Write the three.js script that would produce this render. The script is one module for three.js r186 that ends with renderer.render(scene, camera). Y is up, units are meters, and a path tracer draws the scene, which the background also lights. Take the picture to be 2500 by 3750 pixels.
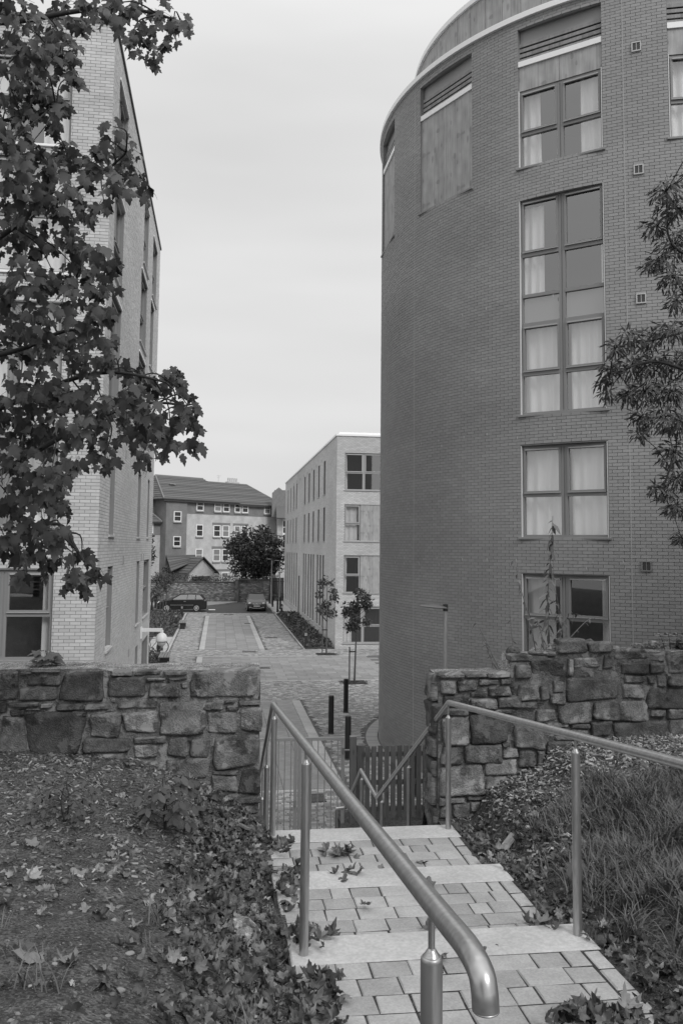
import * as THREE from 'three';
import { mergeGeometries } from 'three/addons/utils/BufferGeometryUtils.js';
import { RoundedBoxGeometry } from 'three/addons/geometries/RoundedBoxGeometry.js';

// ---------------------------------------------------------------- camera, sky, sun, exposure
// origin = the viewer's eye; +y up, -z along the plaza; the plaza lies 5.75 m below the eye
const scene = new THREE.Scene();
const camera = new THREE.PerspectiveCamera(2 * Math.atan(1875 / 3189) * 180 / Math.PI, 2500 / 3750, 0.05, 2000);
camera.position.set(0, 0, 0);
camera.rotation.order = 'YXZ';
camera.rotation.set(0.08674, -0.13813, 0.0105);
camera.setViewOffset(2500, 3750, 0, 148.3, 2500, 3750);
camera.updateProjectionMatrix();
camera.updateMatrixWorld(true);

const renderer = new THREE.WebGLRenderer({ antialias: true });
renderer.setSize(682, 1024);
renderer.toneMapping = THREE.LinearToneMapping;
renderer.toneMappingExposure = 1.4;
renderer.outputColorSpace = THREE.SRGBColorSpace;
renderer.shadowMap.enabled = true;
renderer.shadowMap.type = THREE.PCFSoftShadowMap;

// seeded random + periodic value noise
function rng(seed) { let a = seed >>> 0; return () => { a = (a + 0x6D2B79F5) | 0; let t = Math.imul(a ^ (a >>> 15), 1 | a); t = (t + Math.imul(t ^ (t >>> 7), 61 | t)) ^ t; return ((t ^ (t >>> 14)) >>> 0) / 4294967296; }; }
const clamp = (x, a = 0, b = 1) => Math.min(b, Math.max(a, x));
const sstep = (a, b, x) => { const t = clamp((x - a) / (b - a)); return t * t * (3 - 2 * t); };
const lerp = (a, b, t) => a + (b - a) * t;
function hash3(x, y, z) { let h = Math.imul(x | 0, 374761393) + Math.imul(y | 0, 668265263) + Math.imul(z | 0, 1274126177); h = Math.imul(h ^ (h >>> 13), 1274126177); return ((h ^ (h >>> 16)) >>> 0) / 4294967296; }
function vnoise(x, y, z = 0, px = 0, py = 0) {
  const xi = Math.floor(x), yi = Math.floor(y), zi = Math.floor(z);
  let fx = x - xi, fy = y - yi, fz = z - zi;
  fx = fx * fx * (3 - 2 * fx); fy = fy * fy * (3 - 2 * fy); fz = fz * fz * (3 - 2 * fz);
  const wx = (i) => px ? ((i % px) + px) % px : i, wy = (i) => py ? ((i % py) + py) % py : i;
  const g = (i, j, k) => hash3(wx(xi + i), wy(yi + j), zi + k);
  const l = (k) => lerp(lerp(g(0, 0, k), g(1, 0, k), fx), lerp(g(0, 1, k), g(1, 1, k), fx), fy);
  return fz === 0 ? l(0) : lerp(l(0), l(1), fz);
}
function fbm(x, y, z = 0, oct = 4, px = 0, py = 0) { let s = 0, a = 0.5, f = 1; for (let i = 0; i < oct; i++) { s += a * vnoise(x * f, y * f, z + i * 17, px * f, py * f); a *= 0.5; f *= 2; } return s / (1 - Math.pow(0.5, oct)); }

// overcast sky, thin streaky cloud
{
  const W = 1024, H = 512, d = new Float32Array(W * H * 4);
  for (let j = 0; j < H; j++) for (let i = 0; i < W; i++) {
    const el = (j + 0.5) / H * Math.PI - Math.PI / 2, u = i / W;
    const k = clamp(Math.sin(Math.max(el, 0)));
    let v = 0.53;
    if (el > 0) {
      const st = fbm(u * 24, k * 26 + 3, 5, 4, 24, 0) - 0.5, bl = fbm(u * 8, k * 5, 9, 3, 8, 0) - 0.5;
      v += 0.075 * st + 0.075 * bl; v *= 1 + 0.95 * sstep(0.42, 1, k);
    } else v = 0.22;
    const o = (j * W + i) * 4; d[o] = d[o + 1] = d[o + 2] = v; d[o + 3] = 1;
  }
  const t = new THREE.DataTexture(d, W, H, THREE.RGBAFormat, THREE.FloatType);
  t.mapping = THREE.EquirectangularReflectionMapping; t.magFilter = THREE.LinearFilter; t.minFilter = THREE.LinearFilter; t.wrapS = THREE.RepeatWrapping;
  t.colorSpace = THREE.LinearSRGBColorSpace; t.needsUpdate = true;
  scene.background = t; scene.environment = t;
}
const sun = new THREE.DirectionalLight(0xffffff, 1.2);
sun.position.set(30, 52, 30); sun.target.position.set(0, 0, -30);
sun.castShadow = true; sun.shadow.radius = 40; sun.shadow.mapSize.set(2048, 2048);
Object.assign(sun.shadow.camera, { left: -70, right: 70, top: 70, bottom: -70, near: 1, far: 250 });
sun.name = 'sun'; scene.add(sun, sun.target);

// ---------------------------------------------------------------- materials (linear grey values)
const grey = (v) => new THREE.Color().setRGB(v, v, v);
function tex(size, fn, srgb = true, rx = 1, ry = 1) {
  const d = new Uint8Array(size * size * 4);
  for (let j = 0; j < size; j++) for (let i = 0; i < size; i++) { const v = clamp(fn(i / size, j / size)) * 255, o = (j * size + i) * 4; d[o] = d[o + 1] = d[o + 2] = v; d[o + 3] = 255; }
  const t = new THREE.DataTexture(d, size, size, THREE.RGBAFormat);
  t.wrapS = t.wrapT = THREE.RepeatWrapping; t.magFilter = THREE.LinearFilter; t.minFilter = THREE.LinearMipmapLinearFilter; t.generateMipmaps = true;
  t.colorSpace = srgb ? THREE.SRGBColorSpace : THREE.NoColorSpace; t.repeat.set(rx, ry); t.needsUpdate = true; return t;
}
const fGrain = (u, v) => { const c = fbm(u * 5, v * 5, 1, 4, 5, 5), f = fbm(u * 90, v * 90, 3, 3, 90, 90); return 0.88 + 0.16 * (c - 0.5) + 0.16 * (f - 0.5); };
const fStone = (u, v) => {
  const c = fbm(u * 4, v * 4, 21, 5, 4, 4), m = fbm(u * 16, v * 16, 31, 4, 16, 16), f = fbm(u * 110, v * 110, 7, 2, 110, 110);
  let x = 0.80 + 0.45 * (c - 0.5) + 0.34 * (m - 0.5) + 0.30 * (f - 0.5);
  const li = fbm(u * 9, v * 9, 77, 4, 9, 9); x += 0.20 * sstep(0.60, 0.72, li); x -= 0.20 * sstep(0.60, 0.70, fbm(u * 7, v * 7, 99, 4, 7, 7));
  return x;
};
const fSoil = (u, v) => 0.66 + 0.5 * (fbm(u * 10, v * 10, 3, 5, 10, 10) - 0.5) + 0.7 * (fbm(u * 100, v * 100, 5, 2, 100, 100) - 0.5) + 0.3 * sstep(0.72, 0.8, vnoise(u * 140, v * 140, 2, 140, 140));
const fWood = (u, v) => { const w = fbm(u * 34, v * 2, 13, 4, 34, 2), k = fbm(u * 8, v * 5, 15, 3, 8, 5); return 0.88 + 0.26 * (w - 0.5) + 0.16 * (k - 0.5) - 0.10 * sstep(0.80, 0.86, vnoise(u * 11, v * 6, 44, 11, 6)); };
const fGalv = (u, v) => 0.90 + 0.09 * (fbm(u * 12, v * 12, 41, 4, 12, 12) - 0.5) + 0.10 * (vnoise(u * 40, v * 40, 12, 40, 40) - 0.5);
const T = {
  grain: tex(512, fGrain), grainB: tex(512, fGrain, false), stone: tex(1024, fStone), stoneB: tex(1024, fStone, false),
  soil: tex(1024, fSoil), soilB: tex(1024, fSoil, false), wood: tex(512, fWood), galv: tex(512, fGalv), galvB: tex(512, (u, v) => 0.25 + 0.5 * fbm(u * 14, v * 40, 51, 3, 14, 40), false),
};
function mat(v, rough = 0.85, o = {}) { const m = new THREE.MeshStandardMaterial({ color: grey(v), roughness: rough, metalness: 0, ...o }); return m; }
const tones = (base, spread, n, rough, o) => Array.from({ length: n }, (_, i) => mat(base * (1 + spread * (2 * i / (n - 1) - 1)), rough, o));
const gr = { map: T.grain, bumpMap: T.grainB, bumpScale: 0.004 };
const M = {
  buff: tones(0.53, 0.09, 4, 0.9), buffI: mat(0.53, 0.9), mortarBuff: mat(0.23, 0.95),
  red: tones(0.295, 0.07, 5, 0.82), redI: mat(0.295, 0.82), mortarRed: mat(0.20, 0.95),
  frame: mat(0.23, 0.5), frameLight: mat(0.36, 0.45), trimWhite: mat(0.86, 0.55), darkTrim: mat(0.05, 0.5), jamb: mat(0.62, 0.6),
  glass: new THREE.MeshPhysicalMaterial({ color: grey(0.96), roughness: 0.02, transmission: 1, thickness: 0, ior: 3.0 }),
  room: mat(0.10, 0.95), curtain: mat(0.74, 0.95), timber: mat(0.46, 0.8, { map: T.wood }), timberDark: mat(0.15, 0.85, { map: T.wood }),  // room grey kept dark: indoor dimness is put into the colour
  conc: mat(0.56, 0.9, gr), concDark: mat(0.30, 0.9, gr), asphalt: mat(0.075, 0.95, gr), kerb: mat(0.46, 0.9, gr),
  slab: tones(0.31, 0.10, 4, 0.9, gr), strip: tones(0.50, 0.07, 3, 0.9, gr), sett: tones(0.30, 0.30, 5, 0.92, gr), settI: mat(0.30, 0.92),
  joint: mat(0.10, 0.95), pathSett: tones(0.44, 0.13, 5, 0.9, { map: T.grain, bumpMap: T.grainB, bumpScale: 0.006 }), pathJoint: mat(0.07, 1, { map: T.soil }),
  soil: mat(0.145, 1, { map: T.soil, bumpMap: T.soilB, bumpScale: 0.02 }),
  stone: [0.115, 0.18, 0.25, 0.33, 0.45].map((v) => mat(v, 0.93, { map: T.stone, bumpMap: T.stoneB, bumpScale: 0.022 })),
  wallMortar: mat(0.25, 1, { map: T.stone, bumpMap: T.stoneB, bumpScale: 0.03 }), wallCap: mat(0.52, 1, { map: T.soil, bumpMap: T.soilB, bumpScale: 0.02 }),
  galv: mat(0.54, 0.33, { metalness: 0.8, map: T.galv, roughnessMap: null, bumpMap: T.galvB, bumpScale: 0.0002 }), galvRough: mat(0.45, 0.6, { metalness: 0.55, map: T.galv }),
  black: mat(0.018, 0.5), blackMetal: mat(0.035, 0.45, { metalness: 0.2 }), steel: mat(0.55, 0.35, { metalness: 0.8 }),
  bark: mat(0.07, 0.95, { map: T.soil }), barkPale: mat(0.20, 0.95, { map: T.soil }), barkDark: mat(0.028, 0.95),
  tile: tones(0.115, 0.16, 4, 0.9), farPale: mat(0.64, 0.95, { map: T.grain }), farDark: mat(0.26, 0.95, { map: T.grain }), oldBrick: mat(0.17, 0.95, { map: T.stone }),
};
const leafM = (v, tr = 0.25) => new THREE.MeshPhysicalMaterial({ color: grey(v), roughness: 0.62, transmission: tr, thickness: 0, side: THREE.DoubleSide });

// ---------------------------------------------------------------- helpers
const V = (x, y, z) => new THREE.Vector3(x, y, z);
const used = {};
function uname(n) { if (!(n in used)) { used[n] = 0; return n; } used[n]++; return n + '_' + String(used[n]).padStart(3, '0'); }
function tag(o, label, category, group) { o.userData.label = label; o.userData.category = category; if (group) o.userData.group = group; return o; }
function shade(o) { o.castShadow = true; o.receiveShadow = true; return o; }
function mesh(name, g, m, parent) { const o = shade(new THREE.Mesh(g, m)); o.name = parent ? name : uname(name); (parent || scene).add(o); return o; }
function thing(name, label, category, p = [0, 0, 0], ry = 0, group) { const o = new THREE.Group(); o.name = uname(name); o.position.set(...p); o.rotation.y = ry; scene.add(o); return tag(o, label, category, group); }
function struct(name, g, m) { const o = mesh(name, g, m); o.userData.kind = 'structure'; return o; }
function clean(g) { g = g.index ? g.toNonIndexed() : g; for (const k of Object.keys(g.attributes)) if (!['position', 'normal', 'uv'].includes(k)) g.deleteAttribute(k); if (!g.attributes.uv) g.setAttribute('uv', new THREE.BufferAttribute(new Float32Array(g.attributes.position.count * 2), 2)); return g; }
function merge(list) { return list.length === 1 ? clean(list[0]) : mergeGeometries(list.map(clean), false); }
// uv in metres by the main direction of each face
function uvm(g, s = 1, off = 0) {
  g = clean(g); const p = g.attributes.position, uv = g.attributes.uv, a = V(), b = V(), c = V(), n = V();
  for (let i = 0; i < p.count; i += 3) {
    a.fromBufferAttribute(p, i); b.fromBufferAttribute(p, i + 1); c.fromBufferAttribute(p, i + 2);
    n.subVectors(b, a).cross(c.clone().sub(a)); const ax = Math.abs(n.x), ay = Math.abs(n.y), az = Math.abs(n.z);
    for (const [k, q] of [[0, a], [1, b], [2, c]]) {
      if (ay >= ax && ay >= az) uv.setXY(i + k, q.x * s + off, q.z * s + off); else if (ax >= az) uv.setXY(i + k, q.z * s + off, q.y * s + off); else uv.setXY(i + k, q.x * s + off, q.y * s + off);
    }
  }
  return g;
}
function box(w, h, d, x = 0, y = 0, z = 0, ry = 0) { const g = new THREE.BoxGeometry(w, h, d); if (ry) g.rotateY(ry); g.translate(x, y, z); return g; }
const bx = (x0, x1, y0, y1, z0, z1) => box(x1 - x0, y1 - y0, Math.abs(z1 - z0), (x0 + x1) / 2, (y0 + y1) / 2, (z0 + z1) / 2);
function rbox(w, h, d, r, x = 0, y = 0, z = 0) { const g = new RoundedBoxGeometry(w, h, d, 2, r); g.translate(x, y, z); return g; }
function cyl(r0, r1, h, x = 0, y = 0, z = 0, n = 20) { const g = new THREE.CylinderGeometry(r1, r0, h, n); g.translate(x, y + h / 2, z); return g; }
function tube(pts, r, n = 10, seg = 0, tension = 0.5) {
  const c = new THREE.CatmullRomCurve3(pts.map((p) => Array.isArray(p) ? V(...p) : p), false, 'catmullrom', tension);
  return new THREE.TubeGeometry(c, seg || pts.length * 4, r, n, false);
}
// tube whose radius changes along a smooth curve
function taper(pts, r0, r1, n = 7, seg = 0) {
  const c = new THREE.CatmullRomCurve3(pts.map((p) => Array.isArray(p) ? V(...p) : p)), S = seg || Math.max(3, pts.length * 3);
  const g = new THREE.TubeGeometry(c, S, 1, n, false), p = g.attributes.position;
  for (let i = 0; i <= S; i++) { const q = c.getPointAt(i / S), r = lerp(r0, r1, i / S); for (let j = 0; j <= n; j++) { const k = i * (n + 1) + j; p.setXYZ(k, q.x + (p.getX(k) - q.x) * r, q.y + (p.getY(k) - q.y) * r, q.z + (p.getZ(k) - q.z) * r); } }
  return g;
}
// straight bar between two points with round ends closed
function bar(a, b, r, n = 10, r2 = r) {
  a = Array.isArray(a) ? V(...a) : a; b = Array.isArray(b) ? V(...b) : b;
  const L = a.distanceTo(b), g = new THREE.CylinderGeometry(r2, r, L, n); g.translate(0, L / 2, 0);
  g.applyQuaternion(new THREE.Quaternion().setFromUnitVectors(V(0, 1, 0), b.clone().sub(a).normalize())); g.translate(a.x, a.y, a.z); return g;
}
// block with chamfered upper edges, top face at y = 0
function chamfer(w, d, h, c, j = 0, R = Math.random) {
  const o = (s) => s * j * (R() - 0.5);
  const P = []; const T4 = [[-1, -1], [1, -1], [1, 1], [-1, 1]];
  for (const [a, b] of T4) P.push([a * (w / 2 - c) + o(1), o(0.5), b * (d / 2 - c) + o(1)]);
  for (let i = 0; i < 4; i++) { const [a, b] = T4[i]; P.push([P[i][0] + a * c, -c, P[i][2] + b * c]); }
  for (let i = 4; i < 8; i++) P.push([P[i][0], -h, P[i][2]]);
  const idx = []; const q = (a, b, cc, dd) => idx.push(a, b, cc, a, cc, dd);
  q(3, 2, 1, 0); for (let i = 0; i < 4; i++) { const k = (i + 1) % 4; q(i, k, k + 4, i + 4); q(i + 4, k + 4, k + 8, i + 8); }
  const g = new THREE.BufferGeometry(); g.setAttribute('position', new THREE.BufferAttribute(new Float32Array(P.flat()), 3)); g.setIndex(idx);
  const ng = g.toNonIndexed(); ng.computeVertexNormals(); ng.setAttribute('uv', new THREE.BufferAttribute(new Float32Array(ng.attributes.position.count * 2), 2)); return ng;
}
function grid(nx, nz, f) { // f(s,t) -> [x,y,z]
  const P = [], I = [], U = [];
  for (let j = 0; j <= nz; j++) for (let i = 0; i <= nx; i++) { const q = f(i / nx, j / nz); P.push(...q); U.push(q[0], q[2]); }
  for (let j = 0; j < nz; j++) for (let i = 0; i < nx; i++) { const a = j * (nx + 1) + i, b = a + 1, c = a + nx + 1, d = c + 1; I.push(a, b, d, a, d, c); }
  const g = new THREE.BufferGeometry(); g.setAttribute('position', new THREE.BufferAttribute(new Float32Array(P), 3)); g.setAttribute('uv', new THREE.BufferAttribute(new Float32Array(U), 2)); g.setIndex(I); g.computeVertexNormals(); return g;
}
const fr = new THREE.Matrix4().multiplyMatrices(camera.projectionMatrix, camera.matrixWorldInverse);
function seen(p) { const q = p.clone().applyMatrix4(fr); return Math.abs(q.x) < 1 && Math.abs(q.y) < 1 && q.z < 1; }
function instanced(name, geo, m, list, parent, cols) { // list of Matrix4
  const o = shade(new THREE.InstancedMesh(geo, m, Math.max(1, list.length))); list.forEach((q, i) => o.setMatrixAt(i, q)); if (cols) cols.forEach((c, i) => o.setColorAt(i, c));
  o.instanceMatrix.needsUpdate = true; o.name = parent ? name : uname(name); o.userData.kind = 'stuff'; (parent || scene).add(o); return o;
}
const P0 = -5.75; // plaza level

// ---------------------------------------------------------------- brickwork: real bricks laid in courses round the openings
const BRICK = new THREE.BoxGeometry(1, 0.066, 0.1); BRICK.translate(0, 0, -0.05);
function layBricks(bld, o) {
  // o: u0,u1,v0,v1, openings [[u0,u1,v0,v1]], at(u,v) -> [Vector3, angle, normal], mats, matI, seed, single (how many as own meshes)
  const R = rng(o.seed), all = [], L = 0.225, H = 0.075;
  for (let k = 0; o.v0 + (k + 1) * H <= o.v1 + 1e-6; k++) {
    const v = o.v0 + (k + 0.5) * H; let iv = [[o.u0, o.u1]];
    for (const [a, b, c, d] of o.openings) if (v > c && v < d) iv = iv.flatMap(([p, q]) => (b <= p || a >= q) ? [[p, q]] : [[p, a], [b, q]].filter(([x, y]) => y - x > 0.03));
    const off = (k % 2) * L / 2;
    for (const [p, q] of iv) {
      for (let i = Math.floor((p - o.u0 - off) / L); ; i++) {
        let a = o.u0 + off + i * L, b = a + L; if (a >= q - 0.02) break; a = Math.max(a, p); b = Math.min(b, q); if (b - a < 0.035) continue;
        const u = (a + b) / 2, [pos, ang, n] = o.at(u, v), d = pos.length(), f = -n.dot(pos) / d;
        all.push([pos, ang, b - a - 0.010, seen(pos) ? Math.max(0, f) * (b - a) / (d * d) : 0, R()]);
      }
    }
  }
  all.sort((x, y) => y[3] - x[3]);
  const m4 = new THREE.Matrix4(), q = new THREE.Quaternion(), up = V(0, 1, 0), list = [], cols = [];
  const geos = {};
  all.forEach(([pos, ang, len, s, r], i) => {
    q.setFromAxisAngle(up, ang); const proud = (r - 0.5) * 0.004, n = V(Math.sin(ang), 0, Math.cos(ang)), p = pos.clone().addScaledVector(n, proud);
    if (i < o.single && s > 0) {
      const key = len.toFixed(3); const g = geos[key] || (geos[key] = BRICK.clone().scale(len, 1, 1));
      const b = mesh('brick', g, o.mats[Math.floor(r * o.mats.length) % o.mats.length], bld); b.position.copy(p); b.quaternion.copy(q);
    } else { list.push(m4.clone().compose(p, q, V(len, 1, 1))); const c = (1 + (r * 7.13 % 1 - 0.5) * o.spread) * (1 + (fbm(p.x * 0.35 + p.z * 0.35, p.y * 0.9, o.seed, 3) - 0.5) * 0.30); cols.push(grey(c)); }
  });
  instanced('brickwork', BRICK, o.matI, list, bld, cols);
}
// planar wall: origin corner (x,z), direction angle a (u axis = (cos a, 0, -sin a), normal = (sin a, 0, cos a))
function planeWall(bld, x, z, a, u0, u1, v0, v1, openings, o) {
  const c = Math.cos(a), s = Math.sin(a);
  layBricks(bld, { u0, u1, v0, v1, openings, at: (u, v) => [V(x + u * c, v, z - u * s), a, V(s, 0, c)], ...o });
  const sh = new THREE.Shape([[u0 + 0.02, v0], [u1 - 0.02, v0], [u1 - 0.02, v1], [u0 + 0.02, v1]].map((p) => new THREE.Vector2(...p)));
  for (const [a0, b0, c0, d0] of openings) sh.holes.push(new THREE.Path([[a0, c0], [a0, d0], [b0, d0], [b0, c0]].map((p) => new THREE.Vector2(...p))));
  const g = new THREE.ExtrudeGeometry(sh, { depth: 0.27, bevelEnabled: false }); g.translate(0, 0, -0.28);
  const w = mesh('wall', g, o.mortar, bld); w.position.set(x, 0, z); w.rotation.y = a; return w;
}
// a window set in an opening; local x along the wall, z outwards, origin bottom centre of the opening at the wall face
function makeWindow(bld, pos, ang, w, h, o = {}) {
  const z = -(o.recess ?? 0.11), t = o.transom ?? h * 0.47, fm = o.mat || M.frame, F = 0.055, D = 0.07, fg = [], panes = [], cols = o.cols || 2;
  const vb = (x, y0, y1, wd, dd = D, zz = 0) => fg.push(box(wd, y1 - y0, dd, x, (y0 + y1) / 2, z + zz)), hb = (x0, x1, y, ht, dd = D, zz = 0) => fg.push(box(x1 - x0, ht, dd, (x0 + x1) / 2, y, z + zz));
  vb(-w / 2 + F / 2, 0, h, F); vb(w / 2 - F / 2, 0, h, F); hb(-w / 2 + F, w / 2 - F, F / 2, F); hb(-w / 2 + F, w / 2 - F, h - F / 2, F);
  const xs = []; // lights
  if (cols === 2) { vb(-0.045, F, h - F, 0.06); vb(0.045, F, h - F, 0.06); vb(0, F, h - F, 0.03, 0.04); xs.push([-w / 2 + F, -0.075], [0.075, w / 2 - F]); } else xs.push([-w / 2 + F, w / 2 - F]);
  const rows = o.rows || [[F, t - 0.045, false], [t + 0.045, h - F, true]];
  for (const [x0, x1] of xs) {
    for (let i = 1; i < rows.length; i++) hb(x0, x1, (rows[i - 1][1] + rows[i][0]) / 2, rows[i][0] - rows[i - 1][1], D + 0.012, 0.004);
    for (const [y0, y1, sash, blank] of rows) {
      let a = x0, b = x1, c = y0, d = y1;
      if (sash) { const S = 0.048; vb(a + S / 2, c, d, S, 0.05, 0.035); vb(b - S / 2, c, d, S, 0.05, 0.035); hb(a + S, b - S, c + S / 2, S, 0.05, 0.035); hb(a + S, b - S, d - S / 2, S, 0.05, 0.035); a += S; b -= S; c += S; d -= S; }
      panes.push([a, b, c, d, sash, blank]);
    }
  }
  const win = mesh('window', merge(fg), fm, bld); win.position.copy(pos); win.rotation.y = ang;
  for (const [a, b, c, d, sash, blank] of panes) {
    const pg = new THREE.PlaneGeometry(b - a, d - c); pg.translate((a + b) / 2, (c + d) / 2, z + (sash ? 0.02 : -0.008));
    mesh('pane', pg, M.glass, win);
    if (blank) mesh('spandrel_panel', box(b - a, d - c, 0.03, (a + b) / 2, (c + d) / 2, z - 0.05), mat(blank, 0.8), win);
    if (sash && !o.far) mesh('trickle_vent', rbox(b - a + 0.02, 0.035, 0.03, 0.008, (a + b) / 2, d + 0.005, z + 0.075), M.frameLight, win);
    if (sash && !o.far) mesh('drip_bar', box(b - a + 0.09, 0.014, 0.03, (a + b) / 2, c - 0.05, z + 0.07), M.frameLight, win);
  }
  if (o.jamb) for (const s of [-1, 1]) mesh('jamb_trim', box(0.018, h, 0.07, s * (w / 2 - 0.010), h / 2, z + 0.075), M.jamb, win);
  if (o.sill !== 0) mesh('sill', rbox(w + 0.12, 0.055, 0.22, 0.008, 0, -0.028, -0.06), o.sillMat || M.frame, win);
  const R = rng(Math.round((pos.x * 31 + pos.y * 57 + pos.z * 13) * 100) + 7);
  for (const [x0, x1, y0 = 0.03, y1 = h - 0.03] of (o.curtains || [])) {
    const n = Math.max(6, Math.round((x1 - x0) / 0.03)), f0 = R() * 9, fr2 = 20 + R() * 14, sl = (R() - 0.5) * 0.1;
    const g = grid(n, 6, (s, t2) => [lerp(x0, x1, s) + (1 - t2) * sl * s, lerp(y0, y1, t2), z - 0.16 + 0.035 * Math.sin(f0 + s * (x1 - x0) * fr2 + 0.6 * Math.sin(3 * t2 + f0)) * (0.6 + 0.4 * (1 - t2))]);
    mesh('curtain', g, M.curtain, win);
  }
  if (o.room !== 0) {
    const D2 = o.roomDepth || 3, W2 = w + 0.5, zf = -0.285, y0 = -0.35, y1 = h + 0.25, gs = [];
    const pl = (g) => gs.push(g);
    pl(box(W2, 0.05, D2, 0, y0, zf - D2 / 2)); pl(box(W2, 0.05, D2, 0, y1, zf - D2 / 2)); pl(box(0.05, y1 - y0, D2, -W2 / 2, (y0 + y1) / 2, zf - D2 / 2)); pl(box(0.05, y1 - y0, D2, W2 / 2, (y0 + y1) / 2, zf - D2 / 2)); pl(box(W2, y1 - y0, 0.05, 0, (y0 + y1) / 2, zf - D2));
    mesh('dimmed_room_interior', merge(gs), M.room, win);  // dark wall colour stands in for the shade inside the room
  }
  return win;
}

// ---------------------------------------------------------------- left building (buff brick)
{
  const b = thing('brick_apartment_block', 'tall pale brick apartment block behind the sycamore, with narrow slot windows along its side', 'building');
  const zf = -19.5, xr = -2.6, top = 11.85;
  const fl = [[-2.46, -0.55], [0.36, 2.4], [3.1, 5.3], [5.98, 8.6], [8.9, 11.0]];
  const fo = fl.map(([c, d]) => [5.45, 7.5, c, d]);
  const com = { mats: M.buff, matI: M.buffI, mortar: M.mortarBuff, spread: 0.2 };
  planeWall(b, -11, zf, 0, 0, 8.4, -5.775, top, fo, { ...com, seed: 11, single: 150 });
  const so = [[1.86, 2.95, -2.5, -0.51], [9.3, 10.35, -2.55, -0.51], [11.95, 14.3, -2.52, -0.5], [1.8, 2.8, 0.24, 2.33], [8.95, 10.05, 0.26, 2.35], [12.75, 13.6, 0.28, 2.38],
    [0.95, 2.95, 3.3, 5.97], [7.9, 10.2, 3.3, 6.05], [11.7, 13.1, 3.3, 6.08], [0.95, 2.95, 6.4, 8.57], [7.9, 10.1, 6.4, 8.7], [11.7, 13.1, 6.4, 8.76], [1.15, 3.1, 9.05, 11.18], [8.35, 10.05, 9.05, 11.2], [12, 13.9, 9.05, 11.22],
    [9.6, 10.6, -5.35, -3.33], [12.1, 14.7, -5.775, -3.4]];
  planeWall(b, xr, zf, Math.PI / 2, 0, 15.4, -5.775, top, so, { ...com, seed: 12, single: 150 });
  const cur = [[[-0.95, -0.78], [0.78, 0.97]], [[-0.97, -0.4], [0.3, 0.97]], [[-0.97, -0.2], [0.1, 0.97]], [[-0.97, -0.15], [0.12, 0.97]], [[-0.97, -0.4], [0.4, 0.97]]];
  fl.forEach(([c, d], i) => makeWindow(b, V(-11 + 6.475, c, zf), 0, 2.05, d - c, { curtains: cur[i], transom: (d - c) * 0.5, sillMat: i > 2 ? M.trimWhite : M.frame }));
  so.forEach(([u0, u1, c, d], i) => {
    const w = u1 - u0, h = d - c, wn = makeWindow(b, V(xr, c, zf - (u0 + u1) / 2), Math.PI / 2, w, h, { cols: w > 1.6 && h < 2.4 ? 2 : 1, curtains: i % 3 ? [[-w / 2 + 0.06, -w / 2 + 0.3]] : [], roomDepth: 2, sill: h > 2.3 && c < -5 ? 0 : 1, sillMat: mat(0.45, 0.8), recess: 0.16 });
    if (c > 3) mesh('lintel', box(w + 0.04, 0.05, 0.03, 0, h + 0.012, 0.012), M.trimWhite, wn);
  });
  mesh('coping', merge([bx(-11.05, -2.56, top, top + 0.07, zf + 0.04, zf - 0.35), bx(-2.95, -2.555, top + 0.004, top + 0.074, zf - 0.35, -34.94)]), M.darkTrim, b);
  mesh('roof', bx(-11, -2.9, top - 0.25, top - 0.1, zf - 0.3, -34.9), M.concDark, b);
  mesh('rear_wall', merge([bx(-11, -2.9, -5.75, top, -34.6, -34.9), bx(-11, -10.72, -5.75, top, zf - 0.29, -34.6)]), M.mortarBuff, b);
  for (const [u, v] of [[5.14, -0.41], [10.86, -0.41], [11.69, -0.41], [7.46, -3.21], [5.0, 2.5], [10.8, 2.55]]) mesh('air_brick', box(0.02, 0.215, 0.215, xr + 0.006, v, zf - u), mat(0.30, 0.8), b);
  // doorway canopy recess
  mesh('door', box(0.05, 2.3, 2.5, xr - 0.2, -4.6, zf - 13.4), M.frame, b);
}
// security dome cameras
function domeCamera(label, p, s, dir) {
  const t = thing('security_camera', label, 'camera', p, dir, 'security dome cameras on the facades');
  const w = mat(0.75, 0.4);
  mesh('wall_plate', box(0.16 * s, 0.34 * s, 0.05, 0, 0, 0.025), w, t);
  mesh('arm', merge([box(0.09 * s, 0.10 * s, 0.62 * s, 0, 0.08 * s, 0.33 * s), cyl(0.05 * s, 0.05 * s, 0.12 * s, 0, -0.04 * s, 0.62 * s)]), w, t);
  const pr = [[0, 0.17], [0.06, 0.17], [0.13, 0.12], [0.17, 0.02], [0.17, -0.06], [0.165, -0.09], [0, -0.09]].map(([r, y]) => new THREE.Vector2(r * s, y * s));
  const g = new THREE.LatheGeometry(pr, 24); g.translate(0, -0.18 * s, 0.62 * s); mesh('housing', g, w, t);
  const d = new THREE.SphereGeometry(0.135 * s, 20, 12, 0, 6.2832, Math.PI / 2, Math.PI / 2); d.translate(0, -0.275 * s, 0.62 * s); mesh('dome', d, mat(0.55, 0.2), t);
  return t;
}
domeCamera('white dome security camera on a bracket fixed to the pale block beside the steps', [-2.6, -3.0, -31.0], 1.15, Math.PI / 2);
domeCamera('small white dome security camera at the far end of the middle building', [6.66, -2.6, -88.6], 1.2, -Math.PI / 2);

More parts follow.
